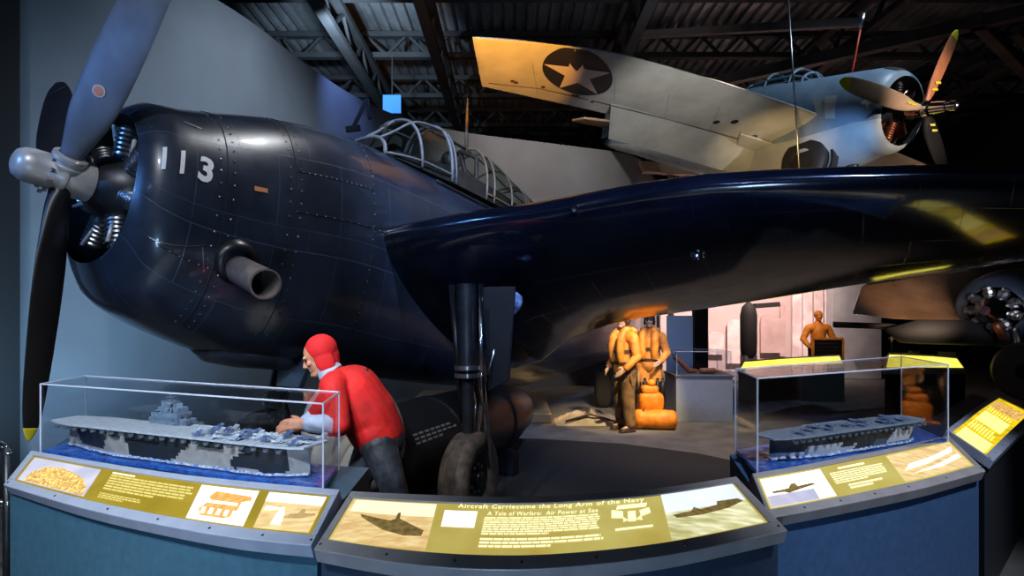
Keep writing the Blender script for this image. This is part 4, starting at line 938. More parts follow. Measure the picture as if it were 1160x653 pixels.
def vest_kit(t,X,R,k,jo):
    for s in (-1,1):
        b=MB(); b.tube([poly_at([X(.0,.07*s,1.53),X(.12,.10*s,1.42),X(.16,.10*s,1.22),X(.14,.09*s,1.02)],q/16) for q in range(17)],[k*(.035+.03*math.sin(PI*min(1,q/16+.02))**.6) for q in range(17)],14); build('vest_lobe',b,M['vest'],jo,smooth=True)
    b=MB(); b.tube([X(-.06,.14,1.48),X(-.13,0,1.50),X(-.06,-.14,1.48)],.055*k,12); build('vest_collar',b,M['vest'],jo,smooth=True)
    for z in (1.02,1.2):
        b=MB(); b.lathe(X(0,0,z),(0,0,1),[(-.02,.165*k),(-.02,.18*k),(.02,.18*k),(.02,.165*k)],24); build('web_strap',b,M['leather'],jo)
    b=MB(); b.tube([X(.02,.15,.98),X(.05,.22,.78),X(-.02,.2,.62),X(-.14,.15,.66),X(-.16,.12,.9)],.022*k,8); build('parachute_strap',b,M['khaki'],jo,smooth=True)
    h=MB(); h.ball(X(.005,0,1.69),(.115*k,.092*k,.10*k),12,R)
    for s in (-1,1): h.ball(X(.0,.075*s,1.63),(.045*k,.022*k,.06*k),8,R)
    ho=build('flying_helmet',h,M['leather'],t,smooth=True); remesh(ho,.009,3)
    for s in (-1,1):
        g=MB(); g.lathe(X(.085,.036*s,1.735),R@V((1,0,.5)),[(0,.032*k),(.018*k,.034*k),(.022*k,.026*k),(.02*k,0)],14); build('goggle_lens',g,M['gunmetal'],ho,smooth=True,auto=40)
f1=PH(708,488,.0); f1=V((f1.x,f1.y,0))
figure('person in tan flying suit with orange life vest, front one of the two flyers','person',f1,1.82,math.radians(205),std,M['vest'],M['khaki'],M['skin_pale'],extras=vest_kit)
f2=V((PH(736,478,0).x+.02,PH(736,478,0).y+.1,0))
pose2={'legs':[((.03,.10,.50),(.02,.12,.09)),((.02,-.10,.50),(.02,-.12,.09))],'arms':[((.02,.28,1.12),(.20,.20,1.0),(.7,-.4,-.3)),((-.04,-.28,1.12),(.08,-.24,.90),(.4,.1,-.8))]}
figure('person in all orange flying suit behind the orange raft pack','person',f2,1.80,math.radians(250),pose2,M['flight'],M['flight'],M['skin_pale'],extras=vest_kit)
# raft pack at their feet
g=PH(742,486,0); t=thing('raft_pack','orange rubber raft pack with black bottles, on the floor at the flyers feet','survival pack',(g.x,g.y,0))
def loaf(name,c,r,parent,m,rx=.6):
    b=MB(); b.ball(c,r,12); 
    for v in b.v:
        d=v-Vector(c)
        for q,R_ in zip((0,1,2),r): d[q]=math.copysign(R_*(abs(d[q])/R_)**rx,d[q])
        v.xyz=Vector(c)+d
    return build(name,b,m,parent,smooth=True)
b=MB(); b.lathe(V((g.x-.33,g.y+.02,.15)),(1,-.12,0),[(0,0),(.01,.10),(.04,.145),(.10,.15),(.25,.14),(.27,.148),(.45,.15),(.60,.145),(.64,.12),(.66,.06),(.665,0)],24); build('rolled_raft',b,M['raft'],t,smooth=True,auto=60)
loaf('folded_pack',V((g.x-.04,g.y+.12,.40)),(.20,.15,.17),t,M['raft'])
loaf('folded_pack',V((g.x-.06,g.y+.12,.59)),(.14,.12,.08),t,M['raft'])
b=MB(); b.ball(V((g.x-.04,g.y+.08,.70)),(.07,.07,.06),8); build('pack_knob',b,M['raft'],t,smooth=True)
for dx in (-.22,-.12,.08,.16):
    b=MB(); b.lathe(V((g.x+dx,g.y+.16,.52)),(0,0,1),[(0,0),(0,.045),(.18,.045),(.21,.02),(.25,.02),(.25,0)],12); build('air_bottle',b,M['black'],t,smooth=True,auto=40)
for dx in (-.2,.14):
    b=MB(); b.lathe(V((g.x+dx,g.y+.02,.15)),(1,-.12,0),[(0,.151),(0,.156),(.03,.156),(.03,.151)],24); build('pack_strap',b,M['leather'],t)
# black bag hanging off his left hand
g=PH(683,462,0); bg=thing('kit_bag','tall black kit bag standing left of the two flyers','bag',(g.x,g.y,0))
loaf('bag_body',V((g.x,g.y,.36)),(.16,.12,.36),bg,M['black_cloth'])
b=MB(); b.tube([V((g.x-.07,g.y,.70)),V((g.x-.05,g.y,.84)),V((g.x+.05,g.y,.84)),V((g.x+.07,g.y,.70))],.014,8); build('bag_handle',b,M['black_cloth'],bg,smooth=True)
# pale canvas bundle on the floor
g=PH(666,478,0); cb=thing('canvas_bundle','pale loosely folded canvas bundle on the floor left of the flyers','canvas',(g.x,g.y,0))
b=MB(); n=26; vs=[]
for j in range(n+1):
    for i in range(n+1):
        x=i/n*2-1; y=j/n*2-1; e=max(0,1-(x*x)**1.2)*max(0,1-(y*y)**1.2); q=V((x*.55,y*.35,0)); vs.append(V((g.x,g.y,0))+q+V((0,0,e*(.16+.10*noise.noise(q*6)+.05*noise.noise(q*14)))))
b.add(vs,[(j*(n+1)+i,j*(n+1)+i+1,(j+1)*(n+1)+i+1,(j+1)*(n+1)+i) for j in range(n) for i in range(n)]); build('folded_canvas',b,mat('pale_canvas',(.42,.36,.30),.85,var=.3,bump=.4,bscale=20),cb,smooth=True)
b=MB(); b.tube([V((g.x-.4,g.y-.30,.06)),V((g.x,g.y-.26,.17)),V((g.x+.5,g.y-.30,.03))],.018,8); build('cord',b,M['leather'],cb,smooth=True)
# far figure holding a framed dark board
f3=V(((927-580)/F*13.2,13.2,0))
def board(t,X,R,k,jo):
    h=MB(); h.ball(X(-.01,0,1.69),(.11*k,.09*k,.095*k),10,R); build('orange_cap',h,M['flight'],t,smooth=True)
pose3={'legs':[((.03,.10,.50),(.02,.12,.09)),((.02,-.10,.50),(.02,-.12,.09))],'arms':[((.0,.30,1.14),(.20,.26,.98),(.9,-.3,0)),((.0,-.30,1.14),(.20,-.26,.98),(.9,.3,0))]}
figure('person in orange jersey and dark trousers standing far back against the pale wall','person',f3,1.86,math.radians(-92),pose3,M['raft'],M['black_cloth'],M['raft'],vox=.014,extras=board,wide=1.12)
c=f3+V((0.02,-.36,.98)); t=thing('framed_board','dark board in an orange frame held in front of the far orange figure','sign board',c)
b=MB(); b.box(c,(.66,.03,.46)); build('board_face',b,M['black'],t)
b=MB()
for a_,b_ in (((-.34,-.24),(.34,-.24)),((-.34,.24),(.34,.24)),((-.34,-.24),(-.34,.24)),((.34,-.24),(.34,.24))): b.bar(c+V((a_[0],0,a_[1])),c+V((b_[0],0,b_[1])),.05,.04,(0,1,0))
build('board_frame',b,M['raft'],t)
for k_ in range(4): b=MB(); b.box(c+V((-.02,-.017,.13-.08*k_)),(.5-.06*(k_%2),.004,.012)); build('board_line',b,M['leather'],t)
# ================================================================ SUSPENDED GREY FIGHTER
wa=Vector((-.42,.90,.21)).normalized()     # aft
ws=Vector((-.90,-.42,.0)).normalized()     # its own right wing, towards the left of the hall
wu=ws.cross(wa).normalized()
if wu.z<0: wu=-wu
wO=P(1023,126,8.0)
def B(s,v,h): return wO+wa*s+ws*v+wu*h
wt=thing('suspended_fighter','blue grey propeller fighter hanging under the roof with star on its wing','aircraft',(wO.x,wO.y+1,wO.z))
bt=[(0,.47,.47),(.03,.52,.52),(.12,.575,.58),(.4,.63,.64),(1.0,.66,.72),(1.8,.67,.80),(2.6,.66,.80),(3.4,.62,.72),(4.6,.50,.55),(6.0,.32,.34),(7.2,.16,.16),(7.6,.03,.03)]
def BS(s,t,off=0.): 
    hw,hh=tab(bt,s); g=min(1,max(0,(s-.3)/1.2))*max(0,1-s/7.); return B(s,(hw+off)*math.cos(t),(hh+off)*math.sin(t)-.16*g+min(0,math.sin(t))*.22*g)
NB=56; sb_=[0,.015,.03,.06,.12,.2,.3,.4,.6,.8,1.,1.3,1.6,2.,2.5,3.,3.5,4.,5.,6.,7.,7.4,7.6]
f=MB(); f.loft([[BS(s,2*PI*j/NB) for j in range(NB)] for s in sb_],False)
for q,fc in enumerate(f.f):
    j=min(x%NB for x in fc) if max(x%NB for x in fc)-min(x%NB for x in fc)<5 else 0
    i=fc[0]//NB; f.mi[q]=0 if -.32<math.sin(2*PI*(j+.5)/NB)+ .22*math.sin(i*.35)*0 else 1
f.f.append(tuple((len(sb_)-1)*NB+j for j in range(NB))); f.mi.append(0)
fo=build('fuselage',f,[M['wildcat_top'],M['wildcat_belly']],wt,smooth=True)
f=MB(); f.loft([[BS(s,2*PI*j/NB,o) for j in range(NB)] for s,o in ((0,0),(.02,-.02),(.1,-.08),(.5,-.12))],False); build('cowl_inner_skin',f,M['matte_black'],wt,smooth=True)
f=MB(); f.lathe(B(.38,0,0),wa,[(0,0),(0,.5)],28); f.lathe(B(-.06,0,0),wa,[(0,0),(0,.08),(.08,.13),(.14,.2),(.4,.22)],24); eg=build('engine',f,M['gunmetal'],wt,smooth=True,auto=40)
red_metal=mat('red_engine_metal',(.35,.10,.04),.4,metal=.5,var=.5,scale=10)
for k in range(14):
    a=2*PI*k/14; b=MB(); pr_=[(.16,.05)]
    for q in range(6): pr_+=[(.18+q*.035,.07),(.192+q*.035,.07),(.193+q*.035,.055)]
    pr_+=[(.40,.05),(.42,0)]
    b.lathe(B(.10 if k%2 else .2,0,0),ws*math.cos(a)+wu*math.sin(a),pr_,12); build('cylinder',b,red_metal if math.sin(a)<-.5 else M['gunmetal'],eg,smooth=True,auto=30)  # lower cylinders reddened, the orange glow is put into their colour
for t0 in (math.radians(68),math.radians(98)):
    b=MB(); b.loft([[BS(s,t0+x*.42,.012) for x in (0,.25,.5,.75,1)] for s in (.07,.12,.2,.26)],False,False); build('cowl_intake',b,M['matte_black'],wt,smooth=True)
def bsk(px,py):
    best=None
    for i in range(80):
        for j in range(80):
            s=i*.05; t=-1.8+j*.05; q=pix(BS(s,t)); d=(q[0]-px)**2+(q[1]-py)**2
            if (BS(s,t,.05)-BS(s,t)).dot(-BS(s,t)+V((0,0,EYE)))<0: continue
            if best is None or d<best[0]: best=(d,s,t)
    return best[1:]
def bmap(cs,off=.006):
    st=[bsk(*c) for c in cs]
    return lambda x,y: BS(lerp(lerp(st[0][0],st[1][0],x),lerp(st[3][0],st[2][0],x),y),lerp(lerp(st[0][1],st[1][1],x),lerp(st[3][1],st[2][1],x),y),off)
text_mesh('4',bmap([(976,123),(988,123),(988,109),(976,109)],.015),M['white'],'number_four',wt,bold=.03)
build('side_hatch',patch(bmap([(934,134),(948,134),(949,108),(936,108)],.014)),M['wildcat_belly'],wt)
# diagonal brace stripe and exhaust/belly details
build('gill_opening',patch(bmap([(980,136),(1001,129),(1003,123),(990,124)],.008)),M['insignia'],wt)
# canopy
cp=MB(); cf_=[]
for s,h in ((1.35,.56),(1.55,.76),(1.8,.86),(2.3,.86),(2.7,.74),(3.1,.56)):
    cf_.append([B(s,.30*math.cos(PI*j/16),.52+(h-.52)*math.sin(PI*j/16)) for j in range(17)])
cp.loft(cf_,False,False); build('canopy_glass',cp,M['glass'],wt,smooth=True)
for r in cf_[:5]: b=MB(); b.tube(r,.022,8); build('canopy_hoop',b,M['wildcat_top'],wt,smooth=True)
for j in (3,8,13): b=MB(); b.tube([r[j] for r in cf_],.02,8); build('canopy_rail',b,M['wildcat_top'],wt,smooth=True)
b=MB(); b.lathe(B(2.7,0,.5),wu,[(0,.2),(.3,.16),(.34,0)],14); build('headrest',b,M['interior'],wt,smooth=True)
# wings. starboard: leading edge root -> tip and trailing edge, true positions
def wing2(pts_le,pts_te,name,m,tk=.12):
    w=MB(); rs=[]
    for k in range(41):
        f_=k/40; p=poly_at(pts_le,f_); q=poly_at(pts_te,f_); rs.append(None); c=q-p; ch=c.length; sp=(Vector(pts_le[-1])-Vector(pts_le[0])).normalized(); up=sp.cross(c.normalized()); up=up if up.z>0 else -up; o=[]
        sc_=1 if f_<.96 else math.sqrt(max(.02,1-((f_-.96)/.04)**2*.98))
        for i in range(20):
            x=(1+math.cos(PI*i/20))/2; y=5*tk*(.2969*math.sqrt(x)-.126*x-.3516*x*x+.2843*x**3-.1015*x**4); o.append(p+c*x+up*y*ch*sc_)
        for i in range(20):
            x=(1-math.cos(PI*i/20))/2; y=5*tk*(.2969*math.sqrt(x)-.126*x-.3516*x*x+.2843*x**3-.1015*x**4); o.append(p+c*x-up*y*.6*ch*sc_)
        rs[-1]=o
    w.loft(rs); return build(name,w,m,wt,smooth=True,auto=50)
LE=[P(960,142,8.75),P(905,122,8.35),P(800,88,7.7),P(700,61,7.15),P(600,47,6.7),P(535,42,6.45)]
TE=[P(940,215,10.4),P(868,186,10.1),P(765,152,9.35),P(690,130,8.75),P(610,112,8.05),P(546,98,7.6)]
wing2(LE,TE,'starboard_wing',M['wildcat_belly'])
def under(u,v,off):                    # underside frame of the wing: u root->tip, v LE->TE
    p=poly_at(LE,u); q=poly_at(TE,u); c=q-p; sp=(LE[-1]-LE[0]).normalized(); up=sp.cross(c.normalized()); up=up if up.z>0 else -up
    tk=.12; y=5*tk*(.2969*math.sqrt(v)-.126*v-.3516*v*v+.2843*v**3-.1015*v**4)*.6
    return p+c*v-up*(y*c.length+off)
# insignia: disc and star on the lower skin
def wpix(px,py):
    best=None
    for i in range(101):
        for j in range(1,60):
            u=i/100; v=j/60; q=pix(under(u,v,0)); d=(q[0]-px)**2+(q[1]-py)**2
            if best is None or d<best[0]: best=(d,u,v)
    return best[1:]
u0,v0=wpix(653,84); uc,vc=wpix(614,82); ud,vd=wpix(693,86); ru=abs(ud-uc)/2
cc=under(u0,v0,0); eu=(under(u0+.02,v0,0)-cc); ev=(under(u0,v0+.02,0)-cc); Rr=abs(ru)*eu.length/.02
du=Rr/eu.length*.02; dv=Rr/ev.length*.02
def ins(x,y,off): return under(u0+du*x, max(.01,min(.99,v0+dv*y)), off)
b=MB(); NN=40; NRG=5; b.add([ins(0,0,.006)]+[ins(k/NRG*math.cos(2*PI*i/NN),k/NRG*math.sin(2*PI*i/NN),.006) for k in range(1,NRG+1) for i in range(NN)],[(0,1+i,1+(i+1)%NN) for i in range(NN)]+[(1+k*NN+i,1+(k+1)*NN+i,1+(k+1)*NN+(i+1)%NN,1+k*NN+(i+1)%NN) for k in range(NRG-1) for i in range(NN)])
so=build('insignia_disc',b,M['insignia'],wt)
b=MB(); sv=[ins(0,0,.012)]
for i in range(10):
    r_=.97 if i%2==0 else .37; a=PI*i/5-PI/2+.05; sv.append(ins(r_*math.cos(a),r_*math.sin(a),.012))
b.add(sv,[(0,1+i,1+(i+1)%10) for i in range(10)]); build('insignia_star',b,M['star'],so)
# drooped landing flap, aileron gap marks, holes and hatches
b=MB(); fr=[];
for k in range(13):
    u=lerp(.12,.60,k/12); hinge=under(u,.74,.0); te=under(u,.99,.0); d=(te-hinge); d=d.normalized()*.62+Vector((0,0,-.36)); fr.append([hinge,hinge+Vector((0,0,.03)),hinge+d*.9+Vector((0,0,.015)),hinge+d*.9])
b.loft(fr); build('landing_flap',b,M['wildcat_belly'],wt)
def wdisc(px,py,r,m,name,sq=1.):
    u,v=wpix(px,py); c=under(u,v,.003); n=(under(u,v,.05)-under(u,v,0)).normalized(); b=MB(); b.lathe(c,n,[(0,r),(.006,r*.95),(.007,0)],18); return build(name,b,m,wt)
wdisc(852,155,.105,M['matte_black'],'wheel_light_hole'); wdisc(812,138,.055,M['matte_black'],'gun_hole'); wdisc(834,139,.06,M['matte_black'],'gun_hole')
for (x,y) in ((582,92),(614,99),(650,108),(653,109),(672,115),(700,125),(760,143),(785,147),(585,93)): wdisc(x,y,.03,M['leather'],'drain_mark')
def wline(pts,r,m,name):
    b=MB(); b.tube([under(*wpix(*p),.003) for p in pts],r,5); return build(name,b,m,wt)
wline([(553,94),(610,101),(668,113)],.006,M['leather'],'aileron_gap')
wline([(672,114),(760,136),(838,157),(880,170)],.008,M['leather'],'flap_gap')
for p in (((700,62),(694,120)),((760,78),(752,140)),((600,47),(608,106)),((820,95),(806,150))): wline([p[0],((p[0][0]+p[1][0])/2,(p[0][1]+p[1][1])/2),p[1]],.0035,M['canopy_frame'],'skin_seam')
b=MB(); uu=[wpix(840,150),wpix(888,165),wpix(880,184),wpix(832,168)]; b.hexa([under(*q,.05) for q in uu]+[under(*q,0) for q in uu]); build('fixed_fairing',b,M['wildcat_belly'],wt,bevel=.02)
# port wing going away to the right
pl_=[B(1.3,-.45,-.1),B(1.4,-2.2,-.25),B(1.5,-4.6,-.5),B(1.7,-7.2,-.8)]; pt_=[B(3.3,-.45,-.5),B(3.2,-2.2,-.7),B(3.0,-4.6,-.9),B(2.7,-7.2,-1.1)]
wing2(pl_,pt_,'port_wing',mat('wildcat_wing_warm_lit',(.45,.38,.30),.5,var=.2,scale=3))  # warm light on this wing is put into its beige colour
# tailplane and fin
b=MB(); b.prism([B(6.4,.1,.35),B(6.7,1.2,.35),B(7.3,1.2,.35),B(7.5,.1,.35)],wu*.06); b.prism([B(6.4,-.1,.35),B(6.7,-2.1,.35),B(7.3,-2.1,.35),B(7.5,-.1,.35)],wu*.06); build('tailplane',b,mat('wildcat_tail_tan',(.45,.30,.20),.5,var=.25,scale=5),wt,bevel=.02)
b=MB(); b.prism([B(6.3,0,.25),B(7.0,0,1.3),B(7.5,0,1.3),B(7.7,0,.1)],ws*.05); build('tail_fin',b,M['wildcat_top'],wt,bevel=.02)
# propeller
wh=B(-.26,0,0); b=MB(); b.lathe(B(-.72,0,0),wa,[(0,0),(.005,.04),(.02,.06),(.03,.07),(.10,.07),(.105,.055),(.15,.055),(.155,.075),(.34,.085),(.36,.11),(.52,.115),(.56,.09),(.66,.08)],24); hp=build('propeller_hub',b,M['chrome'],wt,smooth=True,auto=40)
def dirpx(px,py):                      # blade angle that points to this place in the disc plane
    best=None
    for i in range(720):
        a=PI*i/360; d=wu*math.cos(a)+ws*math.sin(a)
        q=pix(wh+d*1.0); h=pix(wh); va=Vector((q[0]-h[0],q[1]-h[1])).normalized(); vb=Vector((px-h[0],py-h[1])).normalized()
        if best is None or va.dot(vb)>best[0]: best=(va.dot(vb),a)
    return best[1]
for (tx,ty,mm) in ((938,88,M['prop_tan']),(1085,34,mat('prop_orange_tan',(.62,.22,.10),.4,var=.2)),(1073,200,M['blade_dark'])):
    al=dirpx(tx,ty); d=wu*math.cos(al)+ws*math.sin(al); best=min(((pix(wh+d*l)[0]-tx)**2+(pix(wh+d*l)[1]-ty)**2,l) for l in [x*.01 for x in range(60,220)])
    bo=blade(al,max(1.1,min(1.75,best[1])),mm,M['yellow'],wh,wa,ws,wu,hp,chord=.25,twist=.35,tip=.11,root=.045,g0=.35)
    for z in (.2,.27): b=MB(); b.box(wh+d*z*1.4-wa*.05,(.07,.02,.03)); build('blade_label',b,M['yellow'],bo)
# wheel in its well, oil cooler blister, antenna mast
g0=bsk(915,184); gc=BS(*g0,.02); b=MB(); b.lathe(gc-ws*.05+wu*.02,ws,[(0,.0),(0,.34),(.05,.38),(.16,.38),(.2,.33),(.2,.2),(.14,.18),(.14,0)],32); wl_=build('main_wheel',b,M['rubber_dark'],wt,smooth=True,auto=40)
b=MB(); b.lathe(gc-ws*.10,ws,[(0,0),(0,.46),(.12,.46),(.12,.42)],36); build('wheel_well',b,M['matte_black'],wt)
g1=bsk(965,188); gc=BS(*g1,.0); b=MB(); b.ball(gc,(.10,.10,.09),10); b.tube([gc,gc+Vector((0,-.02,.16))],.03,8); build('belly_lamp',b,M['gunmetal'],wt,smooth=True)
g2=bsk(950,176); b=MB(); c=BS(*g2,0.); b.prism([c,c+wa*.3,c+wa*.15-wu*.22],-wa.cross(wu)*.03); build('gear_fairing',b,M['wildcat_belly'],wt)
b=MB(); b.tube([B(.9,0,.62),B(.9,0,1.35)],.014,8); am=build('antenna_mast',b,M['red'],wt,smooth=True)
b=MB(); b.tube([B(.9,0,1.3),B(.9,0,1.5)],[.03,.04],8); build('mast_tip',b,M['steel'],am,smooth=True)
# hanging cable
b=MB(); b.tube([P(906,200,8.2),P(891,-30,8.2)],.012,6); tag(build('hanging_cable',b,M['steel'],smooth=True),'thin pale steel cable hanging from the roof past the grey fighter','cable')
# ================================================================ TANK UNDER THE BOMBER
tc=P(398,494,4.55); td=Vector((.42,.90,0)).normalized(); tc=tc-td*.0; tr=.50
t=thing('large_drop_tank','large black cylindrical tank with cream rounded nose lying behind the red jersey person','tank',(tc.x,tc.y,0))
hc_=tc.copy(); hr_=tr
tc=Vector((tc.x+.08,tc.y,.58)); tr=.41
b=MB(); b.lathe(tc,td,[(.0,tr*.985),(.02,tr),(2.3,tr),(2.9,tr*.7),(3.3,tr*.2),(3.4,.0)],48); tb=build('tank_body',b,M['tank'],t,smooth=True,auto=40)
b=MB(); b.lathe(hc_,td,[(-.22,.0),(-.215,hr_*.3),(-.19,hr_*.55),(-.14,hr_*.78),(-.08,hr_*.92),(0,hr_*.99),(.06,hr_*.97),(.10,hr_*.6)],48); build('tank_nose',b,M['cream'],t,smooth=True)
for k in (.95,2.1):
    b=MB(); b.lathe(tc+td*k,td,[(0,tr),(0,tr+.012),(.06,tr+.012),(.06,tr)],48); build('tank_band',b,M['black'],tb,smooth=True,auto=30)
for k in (.5,2.0):
    b=MB(); c=tc+td*k; nx=Vector((td.y,-td.x,0)); out=[c+nx*x+Vector((0,0,z-c.z)) for x,z in ((-.42,0),(.42,0),(.42,.25),(.30,c.z-tr*.72),(0,c.z-tr*.99),(-.30,c.z-tr*.72),(-.42,.25))]
    b.prism(out,td*.15); build('cradle',b,M['black'],t)
sx=Vector((td.y,-td.x,0))
for r_,n_ in ((0,7),(1,8),(2,5)):
    b=MB(); rr_=random.Random(r_)
    for k in range(n_):
        a=.55-.09*r_; s0_=.22+k*.085; 
        def q_(s_,a_): return tc+td*s_+(sx*math.cos(a_)+Vector((0,0,math.sin(a_))))*(tr+.004)
        b.add([q_(s0_,a),q_(s0_+.06,a),q_(s0_+.06,a+.045),q_(s0_,a+.045)],[(0,1,2,3)])
    build('stencil_line',b,M['canopy_frame'],tb)
# ================================================================ FAR HALL
# low stage lit warm beyond the bomber's gear
b=MB(); b.prism([(-1.9,9.4,0),(.65,9.2,0),(.65,12.0,0),(-1.9,12.0,0)],(0,0,.16)); tag(build('low_stage',b,mat('stage_tan',(.42,.30,.18),.6,var=.2,scale=2),bevel=.02),'low tan display stage on the floor under the bomber fuselage','stage')
g=PH(797,475,0); gp=V((797-580)/F*9.3*0+0*0 and (0,0,0) or ((797-580)/F*9.4,9.4,0))
t=thing('display_pedestal','plain grey box pedestal right of the orange raft pack','pedestal',gp)
b=MB(); b.box(gp+V((0,.3,.37)),(.94,.7,.74)); build('pedestal_body',b,mat('pedestal_grey',(.30,.33,.37),.6,var=.1),t,bevel=.006)
b=MB(); b.box(gp+V((0,.3,.755)),(.98,.74,.03)); build('pedestal_top',b,M['side'],t,bevel=.005)
t=thing('small_acrylic_case','small clear cover on the plain grey box pedestal','display case',gp+V((0,.3,.772)))
zb=.772; X0,X1,Y0,Y1,Z1=gp.x-.45,gp.x+.45,gp.y-.02,gp.y+.62,1.16
for a_,b_ in (((X0,Y0),(X1,Y0)),((X1,Y0),(X1,Y1)),((X1,Y1),(X0,Y1)),((X0,Y1),(X0,Y0))):
    m_=MB(); m_.bar(V((*a_,(zb+Z1)/2)),V((*b_,(zb+Z1)/2)),.006,Z1-zb); build('side_pane',m_,M['acrylic'],t)
    m_=MB(); m_.tube([V((*a_,zb)),V((*a_,Z1))],.006,6); m_.tube([V((*a_,Z1)),V((*b_,Z1))],.006,6); build('pane_edge',m_,M['acrylic_edge'],t)
m_=MB(); m_.box(((X0+X1)/2,(Y0+Y1)/2,Z1+.003),(X1-X0,Y1-Y0,.006)); build('top_pane',m_,M['acrylic'],t)
gm=mat('glove_leather',(.30,.10,.045),.6,var=.4,scale=12)
for i,(dx,dy,lab) in enumerate(((.24,.20,'brown leather glove lying inside the small clear cover, right one'),(-.17,.24,'brown leather flight boot lying inside the small clear cover'))):
    t=thing('leather_glove' if i==0 else 'flight_boot',lab,'glove' if i==0 else 'boot',gp+V((dx,dy,.772)))
    b=MB(); c=gp+V((dx,dy,.82)); w_=c+V((-.15,0,0))
    if i==0: caps(b,c+V((-.2,0,0)),c,.05,.05); hand(b,c,V((1,0,0)),V((0,1,0)),V((0,0,-1)),L=.22,curl=.2)
    else: caps(b,c+V((-.22,0,.22)),c+V((0,0,.0)),.05,.045); caps(b,c,c+V((.13,.05,-.008)),.045,.035)
    o=build('glove_shell' if i==0 else 'boot_upper',b,gm,t,smooth=True); remesh(o,.008,3)
# pale blue information board, black column
b=MB(); cx=(770-580)/F*11; 
t=thing('information_board','pale blue white upright board left of the tall black post','board',(cx,11,0)); b=MB(); b.box((cx,11,.95),(.50,.06,1.6)); build('board_panel',b,mat('board_pale_blue',(.50,.58,.66),.6),t,bevel=.01)
for s_ in (-.18,.18): b=MB(); b.box((cx+s_,11,.08),(.06,.3,.16)); build('board_foot',b,M['side'],t)
cx=(793-580)/F*13; b=MB(); b.box((cx,13,1.2),(.30,.25,2.4)); b.box((cx,13,.05),(.4,.35,.1)); tag(build('black_post',b,M['matte_black'],bevel=.01),'tall black square post in front of the pale wall','post')
cx=(848-580)/F*14; t=thing('oval_panel','narrow upright black oval panel on the pale display wall','panel',(cx,14,.6)); b=MB()
b.lathe((cx,14,.75),(0,0,1),[(0,0),(0,.18),(.05,.19),(.3,.2),(1.0,.2),(1.2,.16),(1.32,.05),(1.33,0)],18); build('panel_shell',b,M['matte_black'],t,smooth=True,auto=50); b=MB(); b.box((cx,14,.38),(.3,.3,.76)); build('panel_base',b,M['side'],t)
# pale exhibits on the display wall: life size cut panels
pale=mat('exhibit_white',(.80,.74,.72),.7,c2=(.62,.5,.48),scale=3)
pale2=mat('exhibit_pinkish',(.60,.46,.44),.7,c2=(.45,.32,.30),scale=2)
for i,(x0,x1,y0,y1,m_,lab) in enumerate(((803,820,376,402,pale,'small square white print on the pale display wall'),(824,842,362,412,pale,'tall white arched print on the pale display wall'),(862,884,356,400,pale2,'wide faded print on the pale display wall'),(884,890,344,404,pale2,'slim faded banner on the pale display wall'))):
    Y_=17.3; p=P(x0,y1,Y_); q=P(x1,y0,Y_); b=MB(); out=[V((p.x,Y_,p.z)),V((q.x,Y_,p.z)),V((q.x,Y_,q.z-.15))]+[V(((p.x+q.x)/2+(q.x-p.x)/2*math.cos(PI*k/8),Y_,q.z-.15+.15*math.sin(PI*k/8))) for k in range(1,8)]+[V((p.x,Y_,q.z-.15))]
    tag(build('wall_print',b.prism(out,(0,.05,0)) and b,m_),lab,'print')
# ribbed pale curtain panels behind the far orange figure
for i,(x0,x1) in enumerate(((898,908),(910,920),(922,932),(934,944),(946,954))):
    Y_=16.9; p=P(x0,430,Y_); q=P(x1,250,Y_); p.z=.02; b=MB(); n=24
    b.loft([[V((lerp(p.x,q.x,k/n),Y_+.05*math.sin(k*1.6),z)) for z in (p.z,q.z)] for k in range(n+1)],False,False); b.loft([[V((lerp(p.x,q.x,k/n),Y_+.06+.05*math.sin(k*1.6),z)) for z in (p.z,q.z)] for k in range(n+1)],False,False)
    o=build('wall_curtain',b,pale,smooth=True); tag(o,'pale ribbed curtain strip hanging behind the far orange figure','curtain','pale curtain strips on the far wall')
b=MB(); b.box(((967-580)/F*15.5,15.5,2.4),(1.35,.3,4.8)); tag(build('grey_partition',b,mat('partition_grey',(.36,.38,.38),.7,c2=(.25,.26,.27),scale=1.5),bevel=.02),'tall blue grey partition right of the far orange figure','partition')
b=MB(); b.bar(P(853,347,14.5),P(881,345,14.5),.3,.12); tag(build('wall_lamp',b,M['matte_black'],bevel=.01),'slim black lamp housing high on the pale display wall','lamp')
# ================================================================ PARKED DARK AIRCRAFT at the right
pa=thing('parked_dark_aircraft','dark parked aircraft with a brown sheen painted on its wing under the right end of the navy wing','aircraft',(6.4,7.8,0))
pw=mat('brown_sheen_wing',(.20,.12,.075),.25,metal=.35,var=.5,scale=1.5,coat=.5)  # warm sheen of the dark wing is put into this brown
# broad dark wing seen from below, its rear edge to the left
b=MB(); rs=[]
for (lx,ly,lY,tx,ty,tY) in ((985,318,9.2,964,357,8.2),(1040,300,9.6,1010,362,8.0),(1110,280,10.,1090,366,7.8),(1200,260,10.4,1220,368,7.6)):
    p=P(lx,ly,lY);q=P(tx,ty,tY); u=Vector((0,0,1)); rs.append([p,p.lerp(q,.5)+u*.16,q,p.lerp(q,.5)-u*.08])
b.loft(rs); build('wing',b,pw,pa,bevel=.03)
b=MB(); c=P(1118,352,7.4); ax=Vector((.80,.6,.03)).normalized()
b.lathe(c+ax*.35,ax,[(0,.30),(.03,.42),(.2,.5),(.7,.56),(2.,.60),(4.,.5),(6,.25),(6.6,0)],36); build('fuselage',b,M['navy'],pa,smooth=True,auto=60)
b=MB(); b.lathe(c-ax*.0,ax,[(-.1,0),(-.1,.06),(0,.10),(.10,.16),(.3,.22),(.5,.28)],24); e_=build('engine',b,M['chrome'],pa,smooth=True,auto=40)
